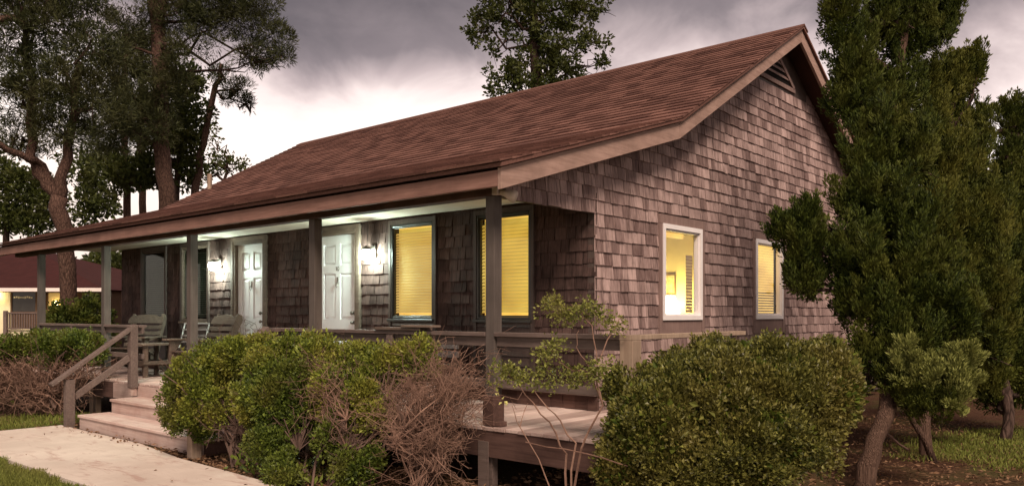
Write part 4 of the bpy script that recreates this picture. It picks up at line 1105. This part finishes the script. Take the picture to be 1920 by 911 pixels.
# vine-like young shrub by the porch post
vn = shrub('climbing_shrub', Vector((PX(1065, 900, 6.1).x, PX(1065, 900, 6.1).y, 0)), 'straggly young shrub with thin stems and sparse light green leaves beside the round bush')
mb = MB(); V0 = vn.location
def stem(pts, r0, r1): 
    q = [V0 if p is None else PX(*p) for p in pts]; out = []
    for a, b in zip(q[:-1], q[1:]): out += wiggle(a, b, 3, 0.012, rng)[:-1]
    out.append(q[-1]); mb.tube(out, np.linspace(r0, r1, len(out)), 5)
stem([None, (1062, 850, 6.1), (1030, 790, 6.0), (985, 740, 5.95), (952, 700, 5.9)], 0.010, 0.003)
stem([None, (1080, 830, 6.0), (1040, 775, 5.95), (1000, 730, 5.95)], 0.009, 0.003)
stem([None, (1090, 840, 6.05), (1130, 760, 6.1), (1105, 700, 6.1), (1065, 690, 6.0), (1030, 655, 5.95)], 0.010, 0.003)
stem([(1130, 760, 6.1), (1120, 680, 6.15), (1110, 610, 6.2), (1070, 570, 6.2)], 0.007, 0.002)
stem([(1120, 680, 6.15), (1150, 620, 6.2), (1170, 590, 6.2)], 0.006, 0.002)
stem([None, (1200, 880, 5.7), (1100, 850, 5.75), (985, 828, 5.85)], 0.006, 0.004)
stem([(1105, 700, 6.1), (1080, 650, 6.05), (1085, 620, 6.05)], 0.005, 0.002)
stem([None, (975, 800, 5.95), (960, 760, 5.9)], 0.006, 0.002); stem([(975, 800, 5.95), (990, 755, 5.95)], 0.004, 0.002)
mb.build('stem', M['twig'], vn)
VL = [lobe(1030, 572, 6.2, 34, 16, 22), lobe(1062, 590, 6.2, 34, 22, 22), lobe(1110, 585, 6.2, 34, 26, 22), lobe(1150, 610, 6.2, 24, 18, 20), lobe(1040, 650, 5.95, 26, 18, 18), lobe(1022, 672, 5.95, 22, 22, 18),
      lobe(960, 705, 5.9, 40, 18, 20), lobe(1010, 712, 5.95, 46, 20, 22), lobe(1075, 705, 6.05, 48, 22, 22), lobe(1125, 690, 6.1, 30, 24, 22), lobe(945, 690, 5.9, 24, 14, 14)]
foliage('foliage', VL, 150, 0.055, 16, 0.027, 0.018, M['vine'], vn, rng, up=0.2, outw=0.5, rnd=1.4, shell=(0.2, 1.0))
v, f = leaf_geo(np.array([list(PX(u_, v_, 5.8)) for u_, v_ in ((932, 737), (936, 742), (940, 747), (945, 752), (948, 757), (942, 754))]), rng.normal(size=(6, 3)) + np.array([0.3, -1, 0]), 0.035, 0.028, rng)
o = link('yellow_leaves', mesh_np('yellow_leaves', v, f, M['petal']), vn); o['_w'] = 1
# low plants under the hedge
p_, d_ = [], []
for k in range(420):
    u_ = rng.uniform(365, 700); q = PX(u_, rng.uniform(868, 935) - max(0, (u_ - 480) * 0.0), rng.uniform(7.0, 8.0)); q.z = rng.uniform(0.01, 0.12)
    if q.y < 4.12: continue
    p_.append(list(q)); d_.append(list(rng.normal(size=3) * [.6, .6, .3] + np.array([0, 0, .6])))
v, f = leaf_geo(np.array(p_), np.array(d_), 0.09, 0.035, rng)
tag(link('ground_cover', mesh_np('ground_cover', v, f, M['hedge_dark'])), kind='stuff')

# ------------------------------------------------------------------ cedars on the right
rng = np.random.default_rng(5)
def cedar(base, label, trunk_pts, r0, r1, lobes, mat, dens, rc, nleaf, extra=(), flame=1.9, bark='bark_cedar'):
    r_ = tag(empty('cedar_tree', base), label, 'tree', 'cedars beside the gable')
    mb = MB(); pts = []
    for a, b in zip(trunk_pts[:-1], trunk_pts[1:]): pts += wiggle(a, b, 3, 0.02, rng)[:-1]
    pts.append(Vector(trunk_pts[-1]))
    mb.tube(pts, np.linspace(r0, r1, len(pts)) * (1 + 0.06 * rng.normal(size=len(pts))), 12)
    mb.build('trunk', M[bark], r_, smooth=True)
    limbs(r_, pts[2:], lobes, rng, 0.045, 0.012, 0.07, 5)
    foliage('crown', plumes(lobes, 10, 0.36, rng), dens, rc, int(nleaf * 0.78), 0.043, 0.0125, mat, r_, rng, up=1.25, outw=0.7, flame=flame, rnd=0.5, shell=(0.80, 1.02))
    foliage('inner_foliage', [(c, r * 0.58) for c, r in lobes], 110, 0.11, 40, 0.045, 0.022, mat, r_, rng, up=0.3, shell=(0.7, 1.0))
    for nm, lb, mt in extra: foliage(nm, plumes(lb, 8, 0.40, rng), dens * 1.3, rc * 0.8, int(nleaf * 0.9), 0.038, 0.011, mt, r_, rng, up=0.9, outw=0.7, flame=flame, rnd=0.5, shell=(0.75, 1.03))
    return r_
B1 = PX(1612, 930, 7.0); B1.z = 0
cedar(B1, 'large dark cedar with a leaning stringy trunk in front of the gable end',
      [B1 - Vector((0, 0, .05)), PX(1636, 850, 7.05), PX(1664, 770, 7.2), PX(1672, 680, 7.4), PX(1655, 520, 7.8), PX(1660, 300, 8.2), PX(1700, 40, 8.5)], 0.092, 0.04,
      [lobe(1572, 40, 8.4, 34, 60), lobe(1598, 120, 8.4, 36, 60), lobe(1630, 210, 8.4, 44, 60), lobe(1590, 200, 8.4, 28, 46), lobe(1700, 60, 8.6, 70, 85), lobe(1760, 50, 8.6, 36, 60), lobe(1700, -60, 8.6, 90, 60), lobe(1665, 190, 8.5, 52, 70),
       lobe(1628, 300, 8.2, 40, 60), lobe(1690, 300, 8.2, 64, 70), lobe(1620, 390, 8.0, 50, 56), lobe(1680, 420, 7.9, 74, 66), lobe(1600, 490, 7.8, 50, 56), lobe(1506, 475, 7.9, 36, 30), lobe(1472, 446, 7.95, 20, 15),
       lobe(1508, 430, 7.9, 16, 26), lobe(1512, 535, 7.9, 42, 30), lobe(1670, 520, 7.7, 70, 60), lobe(1740, 560, 7.6, 70, 60), lobe(1650, 600, 7.6, 54, 42), lobe(1790, 610, 7.6, 48, 52), lobe(1710, 640, 7.5, 54, 40), lobe(1600, 590, 7.8, 34, 34), lobe(1632, 690, 7.5, 32, 42)],
      M['juniper'], 95, 0.085, 105,
      [('pale_foliage', [lobe(1718, 712, 7.1, 34, 44), lobe(1775, 740, 7.0, 40, 46), lobe(1805, 705, 7.0, 18, 36)], M['sprig']),
       ('low_foliage', [lobe(1685, 745, 7.2, 36, 34), lobe(1745, 775, 7.1, 44, 24)], M['juniper_light'])])
B2 = PX(1740, 858, 8.7); B2.z = 0
cedar(B2, 'bushy yellow green cedar with upswept tips behind the leaning trunk',
      [B2 - Vector((0, 0, .05)), PX(1732, 800, 8.75), PX(1735, 700, 8.9), PX(1760, 500, 9.2), PX(1780, 250, 9.3)], 0.075, 0.03,
      [lobe(1735, 255, 9.3, 44, 62), lobe(1785, 235, 9.4, 34, 58), lobe(1806, 165, 9.4, 11, 44), lobe(1826, 140, 9.4, 6, 26), lobe(1772, 165, 9.4, 12, 42), lobe(1836, 262, 9.3, 12, 46), lobe(1740, 180, 9.3, 13, 42), lobe(1690, 310, 9.0, 42, 56), lobe(1755, 330, 9.1, 66, 70),
       lobe(1815, 330, 9.3, 44, 76), lobe(1795, 430, 9.0, 74, 74), lobe(1842, 450, 9.1, 38, 66), lobe(1735, 440, 8.8, 70, 70),
       lobe(1830, 540, 9.0, 62, 70), lobe(1770, 560, 8.9, 70, 60), lobe(1840, 640, 9.0, 50, 60), lobe(1760, 680, 8.8, 56, 60), lobe(1835, 710, 9.2, 50, 56), lobe(1690, 650, 8.8, 44, 60)],
      M['juniper_light'], 85, 0.090, 100, (), 2.2)
B3 = PX(1880, 826, 9.8); B3.z = 0
cedar(B3, 'rightmost cedar with a dark crooked trunk at the edge of the grass',
      [B3 - Vector((0, 0, .05)), PX(1892, 775, 9.85), PX(1880, 700, 10), PX(1890, 500, 10.3), PX(1895, 250, 10.4)], 0.075, 0.03,
      [lobe(1886, 310, 10.4, 20, 50), lobe(1892, 240, 10.4, 9, 36), lobe(1917, 255, 10.4, 11, 40), lobe(1925, 345, 10.5, 38, 72), lobe(1890, 385, 10.4, 40, 62), lobe(1880, 470, 10.4, 48, 80), lobe(1930, 470, 10.5, 60, 100), lobe(1885, 590, 10.3, 50, 80), lobe(1940, 620, 10.4, 60, 90), lobe(1880, 690, 10.2, 45, 45), lobe(1930, 720, 10.3, 55, 60), lobe(1870, 745, 10.4, 40, 36)],
      M['juniper'], 70, 0.10, 95, (), 2.2, 'bark_dark')
# second thin stems and a fallen branch
fb = tag(MB().tube([PX(1662, 812, 7.6), PX(1685, 832, 7.8), PX(1702, 842, 7.9)], [0.012, 0.014, 0.010], 5).build('fallen_branch', M['twig']), 'thin bare fallen stick on the leaf litter beside the leaning cedar trunk', 'stick')
st2 = PX(1752, 852, 8.5)
tag(MB().tube([Vector((st2.x, st2.y, -0.03)), PX(1735, 825, 8.5), PX(1712, 790, 8.5), PX(1700, 760, 8.5)], [0.045, 0.035, 0.03, 0.02], 7).build('leaning_stem', M['bark_cedar'], smooth=True), 'short leaning bare trunk crossing the thin cedar stem on the brown litter', 'stem')

# ------------------------------------------------------------------ pines and other trees beyond the house
rng = np.random.default_rng(8)
def big_tree(name, base, label, trunks, lobes, mat, bark, dens, rc, nleaf, L, Wd, group, flame=0.0, up=0.3, shell=(0.35, 1.05), r_limb=0.06):
    r_ = tag(empty(name, base), label, 'tree', group)
    mb = MB(); allp = []
    for pts, r0, r1 in trunks:
        q = []
        for a, b in zip(pts[:-1], pts[1:]): q += wiggle(a, b, 3, 0.05, rng)[:-1]
        q.append(Vector(pts[-1])); allp += q[1:]
        mb.tube(q, np.linspace(r0, r1, len(q)), 10)
    mb.build('trunk', bark, r_, smooth=True)
    limbs(r_, allp, lobes, rng, r_limb, 0.015, 0.2, 5)
    foliage('crown', lobes, dens, rc, nleaf, L, Wd, mat, r_, rng, up=up, outw=0.5, flame=flame, rnd=1.0, shell=shell)
    return r_
def gb(u, d):
    q = PX(u, 600, d); q.z = 0; return q
PG = 'pines beyond the house'
pine = dict(mat=M['pine_leaf'], bark=M['bark_pine'], dens=6.0, rc=0.19, nleaf=70, L=0.16, Wd=0.021, group=PG)
big_tree('pine_tree', gb(128, 20), 'forked pine seen past the porch end with a thick reddish trunk',
         [([gb(128, 20), PX(128, 540, 20), PX(122, 430, 20), PX(112, 370, 20)], 0.19, 0.20), ([PX(112, 370, 20), PX(85, 335, 20), PX(55, 295, 20), PX(60, 200, 20), PX(50, 60, 20)], 0.17, 0.08),
          ([PX(112, 380, 20), PX(122, 310, 20), PX(132, 250, 20), PX(150, 120, 20)], 0.15, 0.08), ([PX(112, 385, 20), PX(80, 310, 20), PX(40, 290, 19.5), PX(-20, 270, 19)], 0.10, 0.07), ([PX(50, 60, 20), PX(30, 36, 19.5), PX(-20, 40, 19)], 0.10, 0.08)],
         [lobe(30, 90, 20, 60, 40), lobe(110, 60, 20, 80, 50), lobe(40, 200, 20, 55, 35), lobe(120, 160, 20, 90, 55), lobe(180, 100, 20, 70, 60), lobe(60, 150, 20, 60, 50), lobe(110, 240, 20, 80, 40), lobe(20, 260, 20, 50, 30), lobe(175, 200, 20, 70, 60),
          lobe(0, 0, 20, 70, 36), lobe(120, -10, 20, 90, 40), lobe(60, 10, 20, 60, 40)], **pine)
big_tree('pine_tree', gb(318, 24), 'tall straight pine with the thickest bare trunk rising behind the roof',
         [([gb(318, 24), PX(314, 380, 24), PX(306, 300, 24), PX(302, 220, 24), PX(298, 100, 24), PX(288, -60, 24)], 0.25, 0.20), ([PX(300, 60, 24), PX(308, 0, 23.8), PX(300, -60, 23.6)], 0.10, 0.08), ([PX(300, 110, 24), PX(250, 90, 23.5)], 0.06, 0.03)],
         [lobe(250, 60, 24, 70, 50), lobe(230, 140, 24, 70, 60), lobe(260, 210, 24, 75, 50), lobe(210, 250, 24, 70, 40), lobe(330, 30, 24, 60, 40), lobe(400, 20, 24, 70, 30), lobe(460, 30, 24, 60, 40), lobe(510, 70, 24, 45, 36), lobe(480, 110, 24, 46, 24), lobe(530, 105, 24, 26, 22), lobe(440, -20, 24, 90, 30), lobe(300, 170, 23.4, 50, 50), lobe(330, 110, 23.3, 40, 46), lobe(290, 230, 23.3, 40, 40), lobe(380, 60, 23.6, 40, 40)], **pine)
big_tree('pine_tree', gb(355, 27), 'slender leaning pine with one tufted crown above the roof line',
         [([gb(350, 27), PX(366, 350, 27), PX(382, 270, 27), PX(404, 160, 27), PX(416, 120, 27)], 0.15, 0.07), ([PX(404, 170, 27), PX(430, 185, 27), PX(470, 206, 27)], 0.03, 0.02)],
         [lobe(412, 140, 27, 26, 18), lobe(445, 165, 27, 30, 24), lobe(462, 190, 27, 16, 14), lobe(425, 185, 27, 16, 14)], **pine)
for u_, d_, lab, lo in ((236, 28, 'thin dark pine between the forked pine and the thick trunk', [lobe(215, 290, 28, 50, 36), lobe(240, 180, 28, 60, 50)]),
                        (265, 29, 'thin straight pine just left of the thickest pine trunk', [lobe(290, 250, 29, 50, 40), lobe(260, 100, 29, 60, 50)])):
    big_tree('pine_tree', gb(u_, d_), lab, [([gb(u_, d_), PX(u_ + 2, 380, d_), PX(u_ - 2, 250, d_), PX(u_ + 3, 60, d_)], 0.14, 0.09)], lo, **pine)
broad = dict(mat=M['broad_leaf'], bark=M['bark_dark'], group='broadleaved trees beyond the house')
big_tree('broadleaf_tree', gb(330, 27), 'leafy broadleaved tree growing around the thickest pine trunk',
         [([gb(335, 27), PX(330, 360, 27), PX(340, 200, 27)], 0.16, 0.06)],
         [lobe(345, 160, 27, 40, 45), lobe(355, 215, 27, 38, 40), lobe(340, 270, 27, 40, 40), lobe(280, 320, 27, 40, 30), lobe(350, 320, 27, 30, 30), lobe(235, 330, 27, 50, 26), lobe(300, 230, 27, 40, 50)], dens=6, rc=0.26, nleaf=44, L=0.15, Wd=0.09, **broad)
big_tree('broadleaf_tree', gb(12, 47), 'low sparse broadleaved tree left of the forked pine above the roof edge',
         [([gb(12, 47), PX(12, 400, 47), PX(20, 320, 47)], 0.24, 0.09)],
         [lobe(0, 330, 47, 40, 47), lobe(40, 350, 47, 46, 47), lobe(20, 400, 47, 50, 47), lobe(75, 420, 47, 46, 24), lobe(90, 370, 47, 36, 22), lobe(170, 330, 47, 46, 47), lobe(190, 380, 47, 40, 20), lobe(160, 400, 47, 30, 20)], dens=2.0, rc=0.40, nleaf=40, L=0.24, Wd=0.14, **broad)
big_tree('broadleaf_tree', gb(425, 34), 'small airy tree low behind the roof under the slender pine',
         [([gb(425, 34), PX(420, 340, 34), PX(430, 300, 34)], 0.10, 0.04)],
         [lobe(400, 300, 34, 26, 22), lobe(435, 310, 34, 26, 16), lobe(380, 330, 34, 26, 18), lobe(390, 250, 34, 18, 22)], dens=3.0, rc=0.26, nleaf=32, L=0.15, Wd=0.09, **broad)
big_tree('broadleaf_tree', gb(1010, 27), 'tall broadleaved tree rising behind the middle of the roof ridge',
         [([gb(1010, 27), PX(1008, 190, 27), PX(1000, 90, 27), PX(1005, -20, 27)], 0.24, 0.10)],
         [lobe(905, 35, 27, 36, 34), lobe(890, 60, 27, 22, 22), lobe(950, 20, 27, 50, 44), lobe(1010, 40, 27, 60, 60), lobe(1080, 30, 27, 50, 40), lobe(1115, 80, 27, 30, 26), lobe(1060, 100, 27, 56, 50), lobe(1000, 120, 27, 60, 50), lobe(940, 150, 27, 40, 40), lobe(1130, 118, 27, 18, 16),
          lobe(1100, 10, 27, 40, 30), lobe(1000, -40, 27, 100, 40), lobe(980, 170, 27, 60, 30), lobe(1060, 150, 27, 40, 30), lobe(920, 90, 27, 20, 20)], dens=4.4, rc=0.15, nleaf=30, L=0.14, Wd=0.075, **broad)
big_tree('broadleaf_tree', gb(1575, 17), 'dark tree partly hidden behind the gable roof corner and the large cedar',
         [([gb(1580, 17), PX(1580, 420, 17), PX(1578, 260, 17)], 0.16, 0.06)],
         [lobe(1562, 215, 17, 22, 40), lobe(1585, 270, 17, 30, 50), lobe(1570, 350, 17, 34, 60), lobe(1600, 200, 17, 16, 26), lobe(1580, 450, 17, 50, 60)], dens=9, rc=0.2, nleaf=50, L=0.11, Wd=0.06, **broad)
# distant wood
for u_, d_, hw, hh, lab in ((-150, 46, 150, 120, 'far dark tree leftmost beyond the red roofed building'), (60, 48, 120, 110, 'far dark tree behind the red roofed building and forked pine'),
                            (230, 46, 120, 125, 'far dark tree seen through the porch past the house end'), (420, 50, 130, 95, 'far dark tree hidden low behind the long brown roof')):
    big_tree('broadleaf_tree', gb(u_, d_), lab, [([gb(u_, d_), PX(u_, 500, d_)], 0.2, 0.1)], [lobe(u_ + a * hw * 0.5, 580 - b * hh * 0.8, d_, hw * 0.6, hh * 0.45) for a, b in ((-1, .3), (0, .6), (1, .3), (-.6, 0), (.6, 0))], dens=1.2, rc=0.5, nleaf=60, L=0.34, Wd=0.2, **broad)
for u_, d_, hw, hh, lab in ((1700, 17, 150, 110, 'dark bushy tree in the shade behind the cedars'), (1880, 18, 150, 130, 'dark bushy tree behind the rightmost cedar'), (2080, 18, 130, 150, 'dark bushy tree just off the right edge of the grass')):
    big_tree('broadleaf_tree', gb(u_, d_), lab, [([gb(u_, d_), PX(u_, 600, d_)], 0.12, 0.06)], [lobe(u_ + a * hw * 0.5, 610 - b * hh * 0.8, d_, hw * 0.55, hh * 0.5) for a, b in ((-1, .4), (0, .6), (1, .4), (-.8, -.7), (.8, -.7), (0, -.9), (0, 0))], dens=7, rc=0.22, nleaf=50, L=0.13, Wd=0.08, **broad)
# dark round shrub beyond the porch end
db = shrub('round_shrub', gb(140, 19.2), 'low dark mounded shrub beyond the far porch railing', 'shrub')
foliage('foliage', [lobe(130, 598, 19.2, 36, 32), lobe(172, 592, 19.2, 30, 36), lobe(110, 610, 19.0, 26, 26), lobe(150, 630, 19.0, 60, 50)], 22, 0.14, 60, 0.07, 0.045, M['juniper'], db, rng, shell=(0.7, 1.03))
MB().tube([gb(140, 19.2), PX(140, 610, 19.2)], [0.06, 0.03], 6).build('stem', M['twig_dark'], db)

# ------------------------------------------------------------------ the building across the way
nb_o = PX(120, 588, 32); nb_o.z = 0
nb = tag(empty('neighbor_building', nb_o, YAW), 'low building with a dark red hipped roof and pale lit eaves in the background', 'building')
def nx(u): return (u - 120) / F * 32
ex = nx(208)
MB().hexa([(-16, -0.5, 2.50), (ex, -0.5, 2.50), (ex, 14, 2.50), (-16, 14, 2.50), (-10, 6.4, 4.7), (ex - 7, 6.4, 4.7), (ex - 7, 6.6, 4.7), (-10, 6.6, 4.7)]).build('roof', M['red_roof'], nb, local=True)
MB().box(-16, ex + 0.02, -0.56, -0.502, 2.42, 2.56).build('fascia', M['far_white'], nb, local=True)
MB().box(-16, ex - 0.5, 0.0, 13.5, 0.0, 2.498).build('wall', M['far_wall'], nb, local=True)
MB().box(nx(-60), nx(21), -0.06, -0.002, 0.05, 2.40).build('lit_panel', M['cream_wall'], nb, local=True)
def fwin(u0, u1, v0, v1, mat, post=True):
    z0, z1 = 1.55 + (588 - v1) / F * 32, 1.55 + (588 - v0) / F * 32
    p = MB().box(nx(u0), nx(u1), -0.03, -0.003, z0, z1).build('window', mat, nb, local=True)
    f_ = MB(); frame4(f_, nx(u0) - 0.05, nx(u1) + 0.05, z0 - 0.05, z1 + 0.05, 0.05, lambda mb, a, b, c, d: mb.box(a, b, -0.06, -0.031, c, d)); f_.build('frame', M['far_wall'], p, local=True)
fwin(24, 68, 548, 584, M['far_glass']); fwin(92, 119, 549, 600, M['far_lit']); fwin(160, 186, 552, 590, M['far_glass'])
MB().box(nx(86), nx(90), -0.3, -0.2, 0.4, 2.42).build('porch_post', M['far_white'], nb, local=True)
fx = MB()
for k in range(9): fx.box(nx(27) + k * 0.085, nx(27) + k * 0.085 + 0.06, -0.045, -0.031, 2.17 + 0.015 * math.sin(k * 2.3), 2.23 + 0.02 * math.sin(k * 1.3))
fx.build('sign_strip', M['cream_wall'], nb, local=True)
lz = tag(empty('soffit_lamp', nb_o + CR * nx(-2) - CF * 0.30 + Vector((0, 0, 2.36))), 'bright warm lamp under the eave of the red roofed building', 'lamp')
MB().lathe((0, 0, 0), [(0.09, 0.0), (0.11, 0.03), (0.06, 0.06)], 12).build('lamp_body', M['warm_glow'], lz, local=True, smooth=True)
lz2 = tag(empty('window_lamp', nb_o + CR * nx(109) - CF * 0.13 + Vector((0, 0, 1.85))), 'small warm lamp glowing at the far window behind the porch rail', 'lamp')
MB().lathe((0, 0, 0), [(0.03, 0.0), (0.09, 0.06), (0.09, 0.14), (0.03, 0.2)], 12).build('lamp_body', M['shade_glow'], lz2, local=True, smooth=True)
fr_o = PX(42, 588, 29.8); fr_o.z = 0
fr_ = tag(empty('far_railing', fr_o, YAW), 'brown balustrade in front of the red roofed building', 'railing')
MB().box(-0.55, 0.62, -0.04, 0.04, 1.55, 1.61).build('top_rail', M['rail'], fr_, local=True)
MB().box(-0.55, 0.62, -0.03, 0.03, 0.98, 1.03).build('low_rail', M['rail'], fr_, local=True)
for k in range(12): MB().box(-0.5 + k * 0.095, -0.46 + k * 0.095, -0.02, 0.02, 1.031, 1.549).build('baluster', M['rail'], fr_, local=True)
for xx in (-0.62, 0.63): MB().box(xx - 0.06, xx + 0.06, -0.06, 0.06, 0.0, 1.66).build('rail_post', M['rail'], fr_, local=True)
MB().box(-0.9, 0.9, 0.07, 2.1, 0.0, 0.95).build('far_deck', M['cream_wall'], fr_, local=True)

# ------------------------------------------------------------------ grass and litter
rng = np.random.default_rng(31)
def blades(name, n, x0, x1, y0, y1, inside, L, Wd, mat, zdir=1.0, z0=0.0, kind='stuff'):
    p = np.stack([rng.uniform(x0, x1, n), rng.uniform(y0, y1, n), np.full(n, z0)], axis=1)
    p = p[np.array([inside(a, b) for a, b in p[:, :2]])]
    d = rng.normal(size=(len(p), 3)) * 0.45 + np.array([0, 0, zdir])
    d[:, 2] = np.abs(d[:, 2])
    v, f = leaf_geo(p, d, L * rng.uniform(0.5, 1.3, (len(p), 1)), Wd, rng, 0.15)
    o = link(name, mesh_np(name, v, f, mat)); tag(o, kind=kind)
def in_left(x, y):
    return y < 2.90 + 0.04 * math.sin(x * 5) + 0.03 * math.sin(x * 13)
blades('grass', 60000, -13, -6.6, 1.6, 2.97, in_left, 0.055, 0.007, M['grass'])
blades('grass', 14000, -19, -12.0, 2.6, 5.0, lambda x, y: True, 0.10, 0.012, M['grass'])
def in_poly(x, y, P):
    c = False; n = len(P)
    for i in range(n):
        (x0, y0), (x1, y1) = P[i], P[i - 1]
        if (y0 > y) != (y1 > y) and x < (x1 - x0) * (y - y0) / (y1 - y0) + x0: c = not c
    return c
blades('grass', 60000, min(p[0] for p in RL) - .3, 2.5, min(p[1] for p in RL) - .3, max(p[1] for p in RL) + .3, lambda x, y: in_poly(x + 0.15 * math.sin(y * 9) + random.gauss(0, .12), y + 0.15 * math.sin(x * 7) + random.gauss(0, .12), RL), 0.06, 0.010, M['grass'])
def litter(n, x0, x1, y0, y1):
    p = np.stack([rng.uniform(x0, x1, n), rng.uniform(y0, y1, n), rng.uniform(0.0, 0.02, n) + (0.032 if n < 1000 else 0)], axis=1)
    d = rng.normal(size=(n, 3)) * np.array([1, 1, 0.18])
    v, f = leaf_geo(p, d, rng.uniform(0.02, 0.075, (n, 1)), rng.uniform(0.010, 0.030, (n, 1)), rng, 0.2)
    tag(link('leaf_litter', mesh_np('leaf_litter', v, f, M['dry'])), kind='stuff')
litter(110, -11.7, -8.3, 4.12, 4.40); litter(14, -11.8, -5, 2.95, 4.1)
litter(16000, -5.0, 2.5, 4.2, 13.0); litter(5000, -9, -3.5, 4.1, 5.4); litter(2500, -16, -12, 3.2, 5.2)

for o in bpy.data.objects:
    if '_w' in o: del o['_w']
print('objects', len(bpy.data.objects), 'tris', sum(len(m.polygons) for m in bpy.data.meshes))
